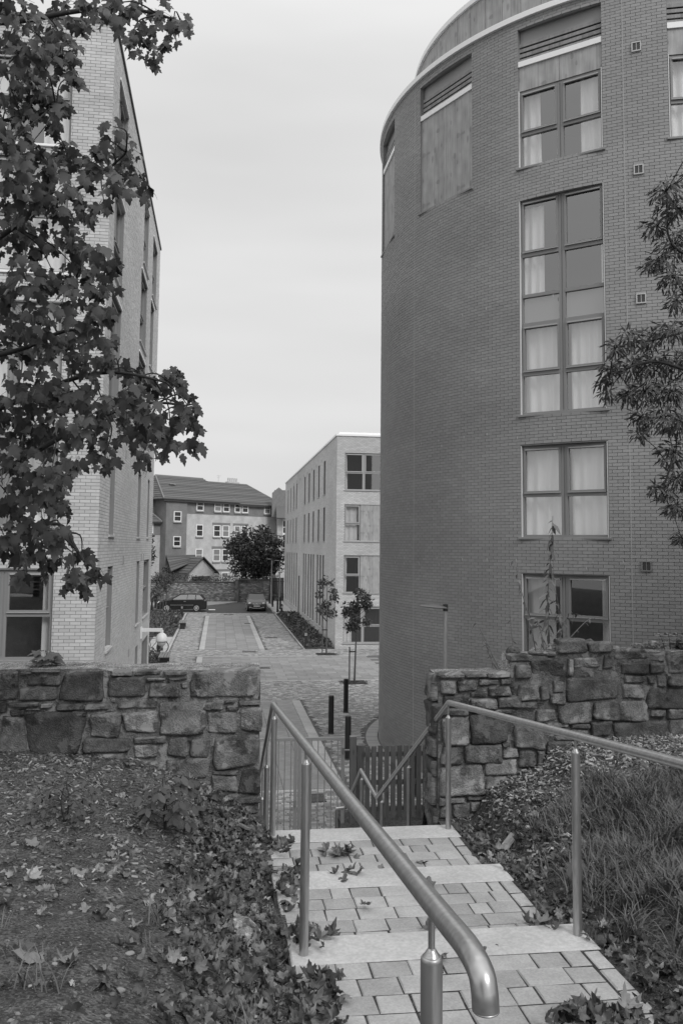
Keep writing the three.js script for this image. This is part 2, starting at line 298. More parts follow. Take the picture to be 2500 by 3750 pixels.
// ---------------------------------------------------------------- middle building
{
  const b = thing('brick_flats', 'four storey pale brick building in the middle distance with white roof edge', 'building');
  const xc = 6.66, zc = -49.83, top = 6.46, com = { mats: M.buff, matI: M.buffI, mortar: M.mortarBuff, spread: 0.2 };
  const lv = [[3.31, 5.47], [0.36, 2.47], [-2.6, -0.48], [-5.45, -3.4]];
  planeWall(b, xc, zc, 0, 0, 9, -5.775, top, lv.map(([c, d]) => [0.47, 2.71, c, d]), { ...com, seed: 21, single: 120 });
  lv.forEach(([c, d], i) => {
    const h = d - c;
    if (i === 0 || i === 3) makeWindow(b, V(xc + 1.59, c, zc), 0, 2.24, h, { curtains: i ? [[-1.05, -0.62]] : [[-1.06, -0.96]], mat: M.frameLight, sillMat: M.frameLight });
    else {
      makeWindow(b, V(xc + 0.935, c, zc), 0, 0.93, h, { cols: 1, curtains: i === 1 ? [[-0.4, 0.4]] : [[-0.42, -0.26]], mat: M.frameLight, sillMat: M.frameLight });
      mesh('timber_panel', uvm(box(1.28, h, 0.06, xc + 2.06, (c + d) / 2, zc - 0.07), 0.8), M.timber, b);
      mesh('sill', box(1.36, 0.055, 0.2, xc + 2.11, c - 0.028, zc - 0.05), M.frameLight, b);
    }
  });
  const Z = [[-56.27, -55.3], [-59.45, -58.59], [-62.76, -61.84], [-66.02, -65.05], [-69.32, -68.4], [-76.7, -75.9], [-79.8, -79.0], [-83, -82.26], [-86.3, -85.4]];
  const so = [];
  for (const [a, c] of Z) so.push([a + 89.5, c + 89.5, 3.37, 5.55], [a + 89.5, c + 89.5, 0.36, 2.56]);
  for (const a of [-56.4, -58.0, -59.7, -62.3, -63.9, -65.7, -67.9, -69.5, -75.9, -78.2, -80.5, -82.8, -85.2, -87.4]) so.push([a + 89.5, a + 90.3, -5.2, -0.5]);
  so.push([15.9, 17.1, -5.775, -2.38]);
  planeWall(b, xc, -89.5, -Math.PI / 2, 0, 39.67, -5.775, top, so, { ...com, seed: 22, single: 0 });
  so.forEach(([u0, u1, c, d], i) => makeWindow(b, V(xc, c, -89.5 + (u0 + u1) / 2), -Math.PI / 2, u1 - u0, d - c, { cols: 1, roomDepth: 1.2, far: 1, recess: 0.14, sill: c < -5.5 ? 0 : 1, sillMat: mat(0.4, 0.8), rows: d - c > 4 ? [[0.055, 1.9, false], [1.98, d - c - 0.055, false]] : undefined }));
  mesh('coping', merge([bx(xc - 0.06, xc + 9, top, top + 0.11, zc + 0.06, zc - 0.3), bx(xc - 0.06, xc + 0.3, top + 0.004, top + 0.114, zc - 0.3, -89.5)]), M.trimWhite, b);
  mesh('roof_upstand', merge([bx(xc + 0.12, xc + 8.9, top + 0.11, top + 0.24, zc - 0.14, zc - 0.3)]), M.trimWhite, b);
  mesh('roof_hatch', box(1.4, 0.6, 1.6, xc + 2, top + 0.25, -74), M.frameLight, b);
  mesh('roof', bx(xc + 0.28, xc + 9, top - 0.25, top - 0.05, zc - 0.29, -89.2), M.concDark, b);
  mesh('rear_wall', merge([bx(xc + 0.28, xc + 9, -5.75, top, -89.2, -89.5), bx(xc + 8.7, xc + 9, -5.75, top - 0.3, zc - 0.29, -89.2)]), M.mortarBuff, b);
  for (let i = 0; i < 8; i++) mesh('air_brick', box(0.02, 0.2, 0.215, xc - 0.006, [5.72, 5.68][i % 2], -57.6 - i * 3.1), mat(0.3, 0.8), b);
}

// ---------------------------------------------------------------- curved building (darker brick drum)
{
  const b = thing('curved_apartment_building', 'large curved dark brick building with stacked windows and a timber clad top storey', 'building');
  const cx = 13.45, cz = -25.35, R = 8.62, rad = Math.PI / 180, t0 = 226, t1 = 84, top = 12.95, vb = -5.8;
  const uOf = (t) => R * (t0 - t) * rad, pol = (r, t, y) => V(cx + r * Math.cos(t * rad), y, cz + r * Math.sin(t * rad));
  const cols = { c0: [115.4, 101.7], c1: [138.6, 124.9], c2: [162, 147.9], c3: [186.1, 173.9] };
  const op = [];
  const add = (c, y0, y1) => op.push([cols[c][0], cols[c][1], y0, y1]);
  add('c1', -2.5, -0.57); add('c1', 0.28, 2.42); add('c1', 3.16, 8.40); add('c1', 9.2, 12.75); add('c0', 9.2, 12.75); add('c2', 9.12, 12.75); add('c3', 9.12, 12.75);
  layBricks(b, { u0: 0, u1: uOf(t1), v0: vb, v1: top, openings: op.map(([a, c, y0, y1]) => [uOf(a), uOf(c), y0, y1]), mats: M.red, matI: M.redI, seed: 31, spread: 0.14, single: 300,
    at: (u, v) => { const t = t0 - u / R / rad; return [pol(R, t, v), (90 - t) * rad, V(Math.cos(t * rad), 0, Math.sin(t * rad))]; } });
  // curved blocks of the wall behind the bricks
  const wedge = (ra, rb, ta, tb, y0, y1) => { const q = [pol(rb, ta, 0), pol(rb, tb, 0), pol(ra, tb, 0), pol(ra, ta, 0)]; const s = new THREE.Shape(q.map((p) => new THREE.Vector2(p.x, -p.z))); const g = new THREE.ExtrudeGeometry(s, { depth: y1 - y0, bevelEnabled: false }); g.rotateX(-Math.PI / 2); g.translate(0, y0, 0); return g; };
  const edges = new Set(); for (let t = t1; t <= t0; t += 2) edges.add(t); op.forEach(([a, c]) => { edges.add(a); edges.add(c); });
  const E = [...edges].sort((x, y) => x - y), gs = [];
  for (let i = 0; i + 1 < E.length; i++) {
    const ta = E[i], tb = E[i + 1], m = (ta + tb) / 2; let iv = [[vb, top]];
    for (const [a, c, y0, y1] of op) if (m < a && m > c) iv = iv.flatMap(([p, q]) => (y1 <= p || y0 >= q) ? [[p, q]] : [[p, y0], [y1, q]]);
    for (const [p, q] of iv) gs.push(wedge(R - 0.3, R - 0.012, ta, tb, p, q));
  }
  mesh('wall', merge(gs), M.mortarRed, b);
  const ring = (ra, rb, y0, y1, m, name, st = 2) => { const g = []; for (let t = t1; t < t0; t += st) g.push(wedge(ra, rb, t, t + st, y0, y1)); return mesh(name, merge(g), m, b); };
  ring(R - 0.3, 8.70, top, 13.09, M.trimWhite, 'coping', 1);
  ring(6.9, R - 0.301, 12.7, 12.85, M.concDark, 'roof');
  for (let t = t1; t < t0; t += 4.5) mesh('cladding_panel', uvm(wedge(7.45, 7.53 + (t * 7 % 3) * 0.002, t + 0.05, t + 4.45, 12.86, 14.97), 0.7, t), M.timber, b);
  ring(7.2, 7.44, 12.86, 14.95, M.darkTrim, 'cladding_backing');
  ring(6.6, 7.60, 14.98, 15.12, M.trimWhite, 'roof_edge', 1);
  { const s = new THREE.Shape(); for (let i = 0; i <= 40; i++) { const p = pol(7.3, lerp(t1, t0, i / 40), 0); i ? s.lineTo(p.x, -p.z) : s.moveTo(p.x, -p.z); } const g = new THREE.ExtrudeGeometry(s, { depth: 0.1, bevelEnabled: false }); g.rotateX(-Math.PI / 2); g.translate(0, 14.85, 0); mesh('top_roof', g, M.concDark, b);
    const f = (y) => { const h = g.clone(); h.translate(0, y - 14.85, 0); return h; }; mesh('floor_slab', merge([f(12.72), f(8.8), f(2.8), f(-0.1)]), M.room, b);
    const A = pol(8.3, t0, 0), B = pol(8.3, t1, 0), L = A.distanceTo(B), w = box(L, 20.7, 0.3); w.rotateY(-Math.atan2(B.z - A.z, B.x - A.x)); w.translate((A.x + B.x) / 2, 4.55, (A.z + B.z) / 2); mesh('rear_wall', w, M.mortarRed, b); }
  const chord = (c) => { const [a, d] = cols[c], t = (a + d) / 2, hw = (a - d) / 2 * rad; return { p: (y) => pol(R * Math.cos(hw), t, y), ang: (90 - t) * rad, w: 2 * R * Math.sin(hw) - 0.012 }; };
  // ordinary windows
  const c1 = chord('c1'), W = c1.w;
  const hd = 0.055;
  makeWindow(b, c1.p(-2.5), c1.ang, W, 1.93, { jamb: 1, transom: 0.94, curtains: [[-0.98, -0.3], [0.78, 0.97]] });
  makeWindow(b, c1.p(0.28), c1.ang, W, 2.14, { jamb: 1, transom: 0.98, curtains: [[-0.98, -0.1], [0.12, 0.98]] });
  makeWindow(b, c1.p(3.16), c1.ang, W, 5.24, { jamb: 1, rows: [[hd, 0.93, false], [1.03, 2.13, true], [2.21, 2.83, false, 0.22], [2.91, 3.83, false], [3.93, 5.24 - hd, true]], curtains: [[-0.98, -0.14, 0.05, 2.15], [0.14, 0.98, 0.05, 2.15], [-0.98, -0.5, 2.9, 5.1], [0.86, 0.98, 2.9, 5.1]] });
  makeWindow(b, c1.p(9.2), c1.ang, W, 1.95, { jamb: 1, transom: 0.86, curtains: [[-0.98, -0.56], [0.44, 0.98]] });
  const c0 = chord('c0'); makeWindow(b, c0.p(9.2), c0.ang, c0.w, 1.95, { jamb: 1, transom: 0.86, curtains: [[-0.98, 0.98]] });
  // louvred heads, timber panels
  for (const [k, y0] of [['c0', 11.16], ['c1', 11.16], ['c2', 9.14], ['c3', 9.14]]) {
    const c = chord(k), o = mesh('louvre_panel', box(c.w, 0.33, 0.05, 0, 12.585, -0.17), mat(0.34, 0.7), b); o.position.copy(c.p(0)); o.rotation.y = c.ang;
    for (const s of [-1, 1]) mesh('timber_panel', uvm(box(c.w / 2 - 0.008, 11.77 - y0, 0.05, s * c.w / 4, (11.77 + y0) / 2, -0.075), 0.7, s + y0), M.timber, o);
    mesh('white_band', box(c.w, 0.135, 0.13, 0, 11.84, -0.075), M.trimWhite, o);
    for (let i = 0; i < 4; i++) mesh('louvre_slat', uvm(box(c.w, 0.085, 0.03, 0, 11.965 + i * 0.13, -0.11), 0.8), mat(0.36, 0.8, { map: T.wood }), o);
    mesh('louvre_backing', box(c.w, 0.75, 0.02, 0, 12.2, -0.62), mat(0.32, 0.9), o);
    if (y0 < 10) mesh('sill', box(c.w + 0.12, 0.045, 0.2, 0, y0 - 0.025, -0.05), M.frame, o);
  }
  // movement joints, vents, weep tubes
  for (const t of [121.8, 163.9]) { const o = mesh('movement_joint', box(0.014, top - vb, 0.01, 0, (top + vb) / 2, 0), mat(0.42, 0.9), b); o.position.copy(pol(R + 0.001, t, 0)); o.rotation.y = (90 - t) * rad; }
  for (const y of [11.45, 8.55, 5.58, 2.6, -0.34]) {
    const o = mesh('wall_vent', merge([box(0.21, 0.025, 0.05, 0, 0.1, 0), box(0.21, 0.025, 0.05, 0, -0.1, 0), box(0.025, 0.18, 0.05, -0.093, 0, 0), box(0.025, 0.18, 0.05, 0.093, 0, 0), box(0.012, 0.18, 0.04, 0, 0, 0)]), y > 4 ? mat(0.5, 0.6) : mat(0.22, 0.6), b);
    o.position.copy(pol(R + 0.01, 119.8, y)); o.rotation.y = (90 - 119.8) * rad; mesh('grille', box(0.17, 0.18, 0.02), M.darkTrim, o);
  }
  const Rw = rng(77);
  for (const y of [2.62, 2.77, 5.9, 8.62, -0.42, -0.27, 12.8]) for (let t = 200; t > 118; t -= 5.6) { if (Rw() < 0.25) continue; const o = mesh('weep_vent', box(0.011, 0.062, 0.012), mat(0.5, 0.8), b), tt = t + Rw() * 1.5; o.position.copy(pol(R + 0.001, tt, y + 0.01)); o.rotation.y = (90 - tt) * rad; }
}

// ---------------------------------------------------------------- far flats with tiled roofs
{
  const b = thing('tiled_roof_flats', 'four storey flats with dark tiled roof, pale brick and white windows across the road', 'building', [-6.107, P0, -100], 38.7 * Math.PI / 180);
  mesh('wall', uvm(bx(2.87, 17.55, 0, 9.6, 0, -9), 0.3), M.farPale, b);
  mesh('upper_wall', uvm(bx(2.87, 17.56, 9.6, 11.06, 0.02, -9), 0.3), M.farDark, b);
  mesh('stair_bay', uvm(bx(0, 2.87, 0, 11.06, 0.25, -9), 0.3), M.farDark, b);
  mesh('left_wing_wall', bx(-9, 0, 0, 6.9, -0.8, -9), M.farPale, b); mesh('left_wing_upper_wall', bx(-9, 0, 6.9, 8.4, -0.78, -9), M.farDark, b);
  mesh('rear_gable_wall', bx(-9, 0, 8.4, 11.25, -2.0, -9), M.farDark, b);
  mesh('soldier_band', merge([bx(3.6, 17.55, 2.75, 3.0, 0.03, 0), bx(2.87, 17.57, 9.45, 9.6, 0.04, 0)]), M.farDark, b);
  const farWin = (u0, u1, v0, v1, z, cur) => {
    const w = u1 - u0, h = v1 - v0, x = (u0 + u1) / 2, wm = M.trimWhite;
    const o = mesh('window', merge([box(0.1, h, 0.08, -w / 2 + 0.05, h / 2, 0), box(0.1, h, 0.08, w / 2 - 0.05, h / 2, 0), box(w - 0.2, 0.1, 0.08, 0, 0.05, 0), box(w - 0.2, 0.08, 0.08, 0, h - 0.04, 0), box(w - 0.2, 0.06, 0.07, 0, h * 0.52, 0)]), wm, b); o.position.set(x, v0, z + 0.045);
    for (const [a, c] of [[0.1, h * 0.52 - 0.03], [h * 0.52 + 0.03, h - 0.08]]) mesh('pane', box(w - 0.2, c - a, 0.01, 0, (a + c) / 2, -0.01), mat(cur ? 0.22 : 0.03, 0.15), o);
    mesh('sill', box(w + 0.12, 0.15, 0.16, 0, -0.08, 0.03), mat(0.3, 0.9), o);
  };
  const rows = [[9.82, 10.92, [[4.33, 5.36, 0], [6.96, 8.0, 1], [8.26, 9.26, 0], [10.05, 10.97, 0], [11.2, 12.2, 0], [14.8, 15.84, 1]]], [6.82, 8.2, [[4.36, 5.37, 0], [6.9, 7.95, 0], [8.24, 9.27, 1], [10.05, 11, 1], [11.2, 12.2, 1], [14.8, 15.84, 0]]], [3.92, 5.38, [[4.36, 5.39, 1], [6.9, 7.98, 1], [8.27, 9.3, 0], [10.05, 11, 0], [11.2, 12.2, 0], [14.8, 15.84, 0]]], [1.3, 2.62, [[4.5, 5.39, 1], [6.9, 7.95, 1], [8.27, 9.3, 1], [11.2, 12.2, 0], [14.74, 15.81, 0]]]];
  rows.forEach(([a, c, L], i) => L.forEach(([u0, u1, cu]) => farWin(u0, u1, a, c, i ? 0 : 0.02, cu)));
  for (const [u0, u1] of [[6.75, 9.45], [9.9, 12.35]]) for (const [v0, v1] of [[6.6, 8.5], [3.7, 5.7]]) mesh('brick_surround', bx(u0, u1, v1 - 0.3, v1, 0.03, 0), M.farDark, b);
  farWin(1.0, 2.04, 8.46, 9.62, 0.25, 0); farWin(1.02, 2.04, 5.64, 6.79, 0.25, 0); farWin(-1.9, -1.0, 7.1, 8.2, -0.78, 1); farWin(-1.9, -1.0, 1.3, 2.5, -0.78, 1);
  // roofs: each course of tiles is its own strip, stepped over the one below
  const roof = (name, eL, eR, rL, rR, n, m0) => { // eave left/right, ridge left/right as [x,y,z]
    for (let i = 0; i < n; i++) {
      const f = (a, c, t) => V(...a).lerp(V(...c), t), t0 = i / n, t1 = Math.min(1, (i + 1.25) / n), up = V(0, 0.10, 0);
      const A = f(eL, rL, t0).add(up), B = f(eR, rR, t0).add(up), C = f(eR, rR, t1), D = f(eL, rL, t1), A2 = f(eL, rL, t0), B2 = f(eR, rR, t0);
      const g = new THREE.BufferGeometry(); g.setAttribute('position', new THREE.BufferAttribute(new Float32Array([A, B, C, A, C, D, A2, B2, B, A2, B, A].flatMap((p) => [p.x, p.y, p.z])), 3)); g.computeVertexNormals();
      mesh(name, clean(g), M.tile[(i * 7 + m0) % 4], b);
    }
  };
  roof('tile_course', [-0.6, 10.95, 0.6], [10.6, 10.95, 0.6], [1.6, 14.0, -4.4], [8.6, 14.0, -4.4], 14, 0);
  roof('tile_course', [10.2, 10.8, 0.45], [18.2, 10.8, 0.45], [7.6, 13.65, -4.4], [15.6, 13.65, -4.4], 13, 1);
  roof('tile_course', [18.2, 10.8, 0.45], [18.2, 10.8, -9.3], [15.6, 13.65, -4.4], [15.6, 13.65, -4.5], 13, 2);
  roof('tile_course', [-0.6, 10.95, -9.3], [-0.6, 10.95, 0.6], [1.6, 14.0, -4.5], [1.6, 14.0, -4.4], 12, 1);
  roof('tile_course', [-9, 11.2, -1.6], [-0.4, 11.2, -1.6], [-9, 14.0, -6], [1.5, 14.0, -6], 12, 3);
  roof('tile_course', [-9.4, 8.35, -0.3], [-0.1, 8.35, -0.3], [-9.4, 12.4, -5], [-2.6, 12.4, -5], 14, 2);
  roof('tile_course', [18.2, 10.8, -9.3], [-2.8, 10.8, -9.3], [15.6, 13.65, -4.5], [1.5, 13.9, -4.5], 6, 2);
  mesh('fascia', merge([bx(-0.5, 10.4, 10.72, 10.94, 0.5, 0.25), bx(10.4, 18.1, 10.6, 10.79, 0.4, 0.02), bx(-9.2, -0.1, 8.2, 8.35, -0.35, -0.8)]), M.darkTrim, b);
  mesh('ridge_cap', merge([bar([1.6, 14.02, -4.4], [8.6, 14.02, -4.4], 0.1, 6), bar([8.6, 13.68, -4.4], [15.6, 13.68, -4.4], 0.1, 6), bar([-0.6, 11.02, 0.6], [1.6, 14.02, -4.4], 0.09, 6), bar([18.2, 10.86, 0.45], [15.6, 13.7, -4.4], 0.09, 6), bar([-0.1, 8.4, -0.3], [-2.6, 12.4, -5], 0.1, 6)]), mat(0.2, 0.9), b);
  mesh('roof_light', box(0.8, 0.08, 0.9, 2.5, 12.9, -2.55), mat(0.3, 0.4), b).rotation.x = 0;
  mesh('chimney_stack', merge([box(1.9, 0.5, 0.6, 14.6, 13.8, -6), ...[0, 1, 2, 3, 4].map((i) => cyl(0.12, 0.1, 0.5, 13.9 + i * 0.35, 14.05, -6, 8))]), M.farPale, b);
  mesh('aerial', merge([bar([11.5, 13.6, -5], [11.5, 14.7, -5], 0.02, 5), bar([11.2, 14.6, -5], [11.9, 14.6, -5], 0.015, 4), bar([11.3, 14.4, -5], [11.7, 14.4, -5], 0.015, 4)]), M.steel, b);
  // porch with gabled roof
  mesh('porch_wall', merge([bx(1.2, 1.75, 0, 2.9, 3, 0), bx(4.3, 4.85, 0, 2.9, 3, 0), bx(1.75, 4.3, 2.35, 2.9, 3, 2.7)]), M.farPale, b);
  { const s = new THREE.Shape([[1.2, 2.9], [4.85, 2.9], [3.02, 4.35]].map((p) => new THREE.Vector2(...p))); const g = new THREE.ExtrudeGeometry(s, { depth: 0.25, bevelEnabled: false }); g.translate(0, 0, 2.76); mesh('porch_gable', g, M.farPale, b); }
  roof('porch_tile_course', [0.8, 2.65, 0.3], [0.8, 2.65, 3.3], [3.02, 4.5, 0.3], [3.02, 4.5, 3.3], 7, 0);
  roof('porch_tile_course', [5.25, 2.65, 3.3], [5.25, 2.65, 0.3], [3.02, 4.5, 3.3], [3.02, 4.5, 0.3], 7, 1);
  roof('porch_tile_course', [-0.4, 2.9, 2.0], [3.02, 4.1, 2.0], [0.1, 4.7, 0.26], [4.2, 4.7, 0.26], 6, 2);
  mesh('porch_bargeboard', merge([bar([0.8, 2.62, 3.32], [3.02, 4.48, 3.32], 0.09, 5), bar([5.25, 2.62, 3.32], [3.02, 4.48, 3.32], 0.09, 5)]), M.darkTrim, b);
}
{
  const b = thing('gabled_house', 'narrow gabled house with an arched white stair window beyond the middle building', 'building', [6.9, P0, -108]);
  mesh('wall', bx(0.2, 10, 0, 9.4, 0, -9), M.farPale, b);
  mesh('gable', (() => { const s = new THREE.Shape([[-0.5, 9.4], [3.0, 9.4], [3.0, 11.2], [0.3, 13.1], [-0.5, 12.4]].map((p) => new THREE.Vector2(...p))); const g = new THREE.ExtrudeGeometry(s, { depth: 0.3, bevelEnabled: false }); g.translate(0, 0, -0.6); return g; })(), M.farDark, b);
  mesh('roof', merge([(() => { const g = box(10.5, 0.15, 6); g.rotateX(0.6); g.translate(5.3, 11.3, -2.4); return g; })()]), M.tile[1], b);
  mesh('lower_roof', (() => { const g = box(9, 0.12, 2.6); g.rotateX(0.75); g.translate(4.5, 10.1, 0.3); return g; })(), M.tile[2], b);
  const sh = new THREE.Shape(); sh.moveTo(-0.35, 0); sh.lineTo(0.35, 0); sh.lineTo(0.35, 3.4); sh.absarc(0, 3.4, 0.35, 0, Math.PI); sh.lineTo(-0.35, 0);
  const g = new THREE.ExtrudeGeometry(sh, { depth: 0.06, bevelEnabled: false }); const w = mesh('arched_window', g, M.trimWhite, b); w.position.set(1.2, 5.7, 0);
  for (const s of [-1, 1]) for (const [y0, y1] of [[0.12, 0.75], [0.85, 1.5], [1.75, 2.4], [2.5, 3.2]]) mesh('pane', box(0.24, y1 - y0, 0.02, s * 0.15, (y0 + y1) / 2, 0.065), mat(0.03, 0.15), w);
}

// ---------------------------------------------------------------- ground, plaza, road
struct('ground', (() => { const g = new THREE.PlaneGeometry(1600, 1600); g.rotateX(-Math.PI / 2); g.translate(0, P0 - 0.08, -300); return uvm(g, 0.3); })(), M.concDark);
const RC = { x: 13.45, z: -25.35, r: 8.62 };
{
  const pz = struct('plaza', uvm(bx(-13, 16, P0 - 0.075, P0 - 0.022, -15.2, -76.9), 0.5), M.joint);
  const R = rng(404), slabGeos = {};
  const put = (name, w, d, x, z, ms, c = 0.004) => { const k = name + w.toFixed(3) + d.toFixed(3); const g = slabGeos[k] || (slabGeos[k] = uvm(chamfer(w - 0.008, d - 0.008, 0.05, c), 0.9, R() * 9)); const o = mesh(name, g, ms[Math.floor(R() * ms.length)], pz); o.position.set(x, P0 + (R() - 0.5) * 0.003, z); return o; };
  // central panels of large slabs with pale edging strips
  const panel = (x0, x1, z0, z1, nx, len) => { const w = (x1 - x0) / nx; for (let i = 0; i < nx; i++) { let z = z0 - (i % 2 ? len * 0.45 : 0); let a = z0; while (a > z1 + 0.05) { let e = Math.max(z1, a === z0 && i % 2 ? z0 - len * 0.5 : a - len); put('slab', w, a - e, x0 + w * (i + 0.5), (a + e) / 2, M.slab); a = e; } } };
  panel(-0.66, 2.37, -49.6, -73.3, 5, 0.95);
  panel(-0.7, 2.82, -21.25, -33.15, 6, 0.95);
  for (let z = -38.25, k = 0; z > -46.3; z -= 0.62, k++) { let x = -0.7; while (x < 7.6) { const L = (x < -0.6 && k % 2) ? 0.5 : 0.95; put('slab', L, 0.62, x + L / 2, z - 0.31, M.slab); x += L; } }
  const stripZ = (x0, x1, z0, z1) => { for (let z = z0; z > z1 + 0.05; z -= 0.9) { const e = Math.max(z1, z - 0.9); put('edging_slab', x1 - x0, z - e, (x0 + x1) / 2, (z + e) / 2, M.strip); } };
  const stripX = (x0, x1, z0, z1) => { for (let x = x0; x < x1 - 0.05; x += 0.9) { const e = Math.min(x1, x + 0.9); put('edging_slab', e - x, z0 - z1, (x + e) / 2, (z0 + z1) / 2, M.strip); } };
  stripZ(-0.97, -0.66, -49.6, -73.4); stripZ(2.37, 2.68, -49.6, -73.4); stripX(-0.66, 2.37, -73.3, -73.42); stripX(-0.97, 2.68, -49.46, -49.58);
  stripX(-0.99, 8, -46.48, -46.64); stripX(-0.99, 8, -38.05, -38.22); stripZ(-1.0, -0.7, -38.24, -46.46);
  stripZ(2.82, 3.14, -21.25, -33.3); stripX(-0.7, 2.82, -33.17, -33.3); stripX(-0.7, 3.14, -21.05, -21.22); stripZ(-1.0, -0.7, -21.25, -33.3);
  stripZ(-2.74, -2.58, -45.2, -76.4); stripZ(4.86, 4.95, -49.7, -76.4);
  for (let z = -46.2; z > -56.5; z -= 0.6) for (let i = 0; i < 2; i++) put('slab', 0.6, 0.6, -3.05 - i * 0.6, z - 0.3, M.strip);
  // small setts in rows
  const SET = chamfer(1, 1, 0.05, 0.012), cand = [];
  const ok = (x, z) => {
    if (z < -76.3) return false;
    if (z > -33.32 && z < -21.03 && x > -1.02 && x < 3.16) return false;
    if (z < -38.03 && z > -46.66 && x > -1.01) return false;
    if (z < -49.44 && z > -73.44 && x > -0.99 && x < 2.7) return false;
    if (z < -49.6 && x > 4.84) return false; if (x < -2.56) return false; if (z < -49.7 && x > 6.5) return false;
    if (Math.hypot(x - RC.x, z - RC.z) < RC.r + 0.42) return false;
    if (Math.abs(x - 5.85) < 0.52 && (Math.abs(z + 47.24) < 0.48 || Math.abs(z + 37.43) < 0.5)) return false;
    return true;
  };
  for (let z = -17.2; z > -76.4; z -= 0.108) { let x = -2.55 + R() * 0.1; const xm = z > -38 ? 7.2 : z > -49.7 ? 9 : 4.86; while (x < xm) { const w = 0.13 + R() * 0.1; if (ok(x + w / 2, z) && ok(x + w, z) && ok(x, z)) cand.push([x + w / 2, z, w, R()]); x += w; } }
  cand.sort((a, b) => b[1] - a[1]);
  let n1 = 0; const list = [], cols = [], q = new THREE.Quaternion(), gg = {};
  for (const [x, z, w, r] of cand) {
    const vis = n1 < 260 && z < -18.3 && x > 1.2 && x < 4.6 && seen(V(x, P0, z));
    if (vis) { n1++; const k = Math.round(w * 50) / 50, g = gg[k] || (gg[k] = chamfer(k - 0.008, 0.1, 0.05, 0.006)); const o = mesh('sett', g, M.sett[Math.floor(r * 5)], pz); o.position.set(x, P0 + (r - 0.5) * 0.004, z); } else { list.push(new THREE.Matrix4().compose(V(x, P0 + (r - 0.5) * 0.005, z), q, V(w - 0.008, 1, 0.1))); cols.push(grey(0.62 + r * r * 0.85)); }
  }
  instanced('setts', SET, M.settI, list, pz, cols);
  // ring of header bricks round the curved building
  { const l = [], c = []; for (let t = 84; t < 224; t += 0.75) { const a = t * Math.PI / 180; l.push(new THREE.Matrix4().compose(V(RC.x + (RC.r + 0.21) * Math.cos(a), P0 + 0.002, RC.z + (RC.r + 0.21) * Math.sin(a)), new THREE.Quaternion().setFromAxisAngle(V(0, 1, 0), -a), V(0.36, 1, 0.11))); c.push(grey(0.9 + R() * 0.35)); } instanced('border_setts', SET, M.settI, l, pz, c); }
  // channel and drains
  mesh('drain_channel', bx(-2.5, 4.8, P0 - 0.02, P0 + 0.004, -49.62, -49.70), M.black, pz);
  const grate = (x, z, w, d) => { const gs = [bx(x - w / 2, x + w / 2, P0 - 0.03, P0 - 0.012, z + d / 2, z - d / 2)]; for (let i = 0; i < 9; i++) gs.push(box(0.03, 0.03, d, x - w / 2 + (i + 0.5) * w / 9, P0 + 0.002, z)); gs.push(box(w, 0.03, 0.03, x, P0 + 0.003, z + d / 2), box(w, 0.03, 0.03, x, P0 + 0.003, z - d / 2)); mesh('drain_cover', merge(gs), M.blackMetal, pz); };
  grate(1.76, -48.6, 0.75, 0.45); grate(2.25, -42.1, 0.55, 0.4); grate(3.39, -55.9, 0.8, 0.5); grate(2.23, -66.1, 0.45, 0.3); grate(0.93, -74.6, 0.8, 0.4); grate(4.6, -76.1, 0.7, 0.35); grate(2.36, -20.45, 0.36, 0.62);
  for (const [x, z] of [[5.85, -47.24], [5.85, -37.43]]) { const gs = []; for (let i = 0; i < 13; i++) for (const s of [-1, 1]) gs.push(box(0.04, 0.03, 0.36, x - 0.46 + i * 0.077, P0, z + s * 0.27)); gs.push(box(1.0, 0.03, 0.04, x, P0 + 0.002, z + 0.46), box(1.0, 0.03, 0.04, x, P0 + 0.002, z - 0.46), box(0.3, 0.03, 0.2, x + 0.34, P0, z), box(0.3, 0.03, 0.2, x - 0.34, P0, z)); mesh('tree_grate', merge(gs), M.blackMetal, pz); }
}
struct('road', uvm(bx(-60, 60, P0 - 0.07, P0 - 0.012, -76.95, -90.6), 0.4), M.asphalt);
struct('pavement', (() => { const s = new THREE.Shape([[-60, 84.2], [-0.95, 84.6], [0.6, 87.2], [2.0, 90.2], [2.0, 90.7], [-60, 90.7]].map((p) => new THREE.Vector2(...p))); const g = new THREE.ExtrudeGeometry(s, { depth: 0.12, bevelEnabled: false }); g.rotateX(-Math.PI / 2); g.translate(0, P0 - 0.01, 0); return uvm(g, 0.5); })(), M.concDark);
struct('pavement', uvm(bx(4.95, 6.6, P0 - 0.07, P0 + 0.09, -75.2, -100), 0.5), M.conc);
struct('kerb', uvm(bx(4.78, 4.945, P0 - 0.07, P0 + 0.10, -76.9, -100), 0.5), M.kerb);
struct('road_marking', merge([bx(-6, -0.9, P0 - 0.012, P0 - 0.006, -77.2, -77.32), bx(-0.8, -0.2, P0 - 0.012, P0 - 0.006, -80.2, -80.9)]), M.trimWhite);
struct('planting_bed', uvm(bx(4.97, 6.6, P0 - 0.07, P0 + 0.03, -49.75, -75.1), 1), M.soil);
struct('planting_bed', uvm(bx(-9, -2.76, P0 - 0.07, P0 + 0.03, -56.7, -75.4), 1), M.soil);
struct('planting_bed', uvm(bx(-5, -2.76, P0 - 0.07, P0 + 0.03, -43.6, -46.1), 1), M.soil);

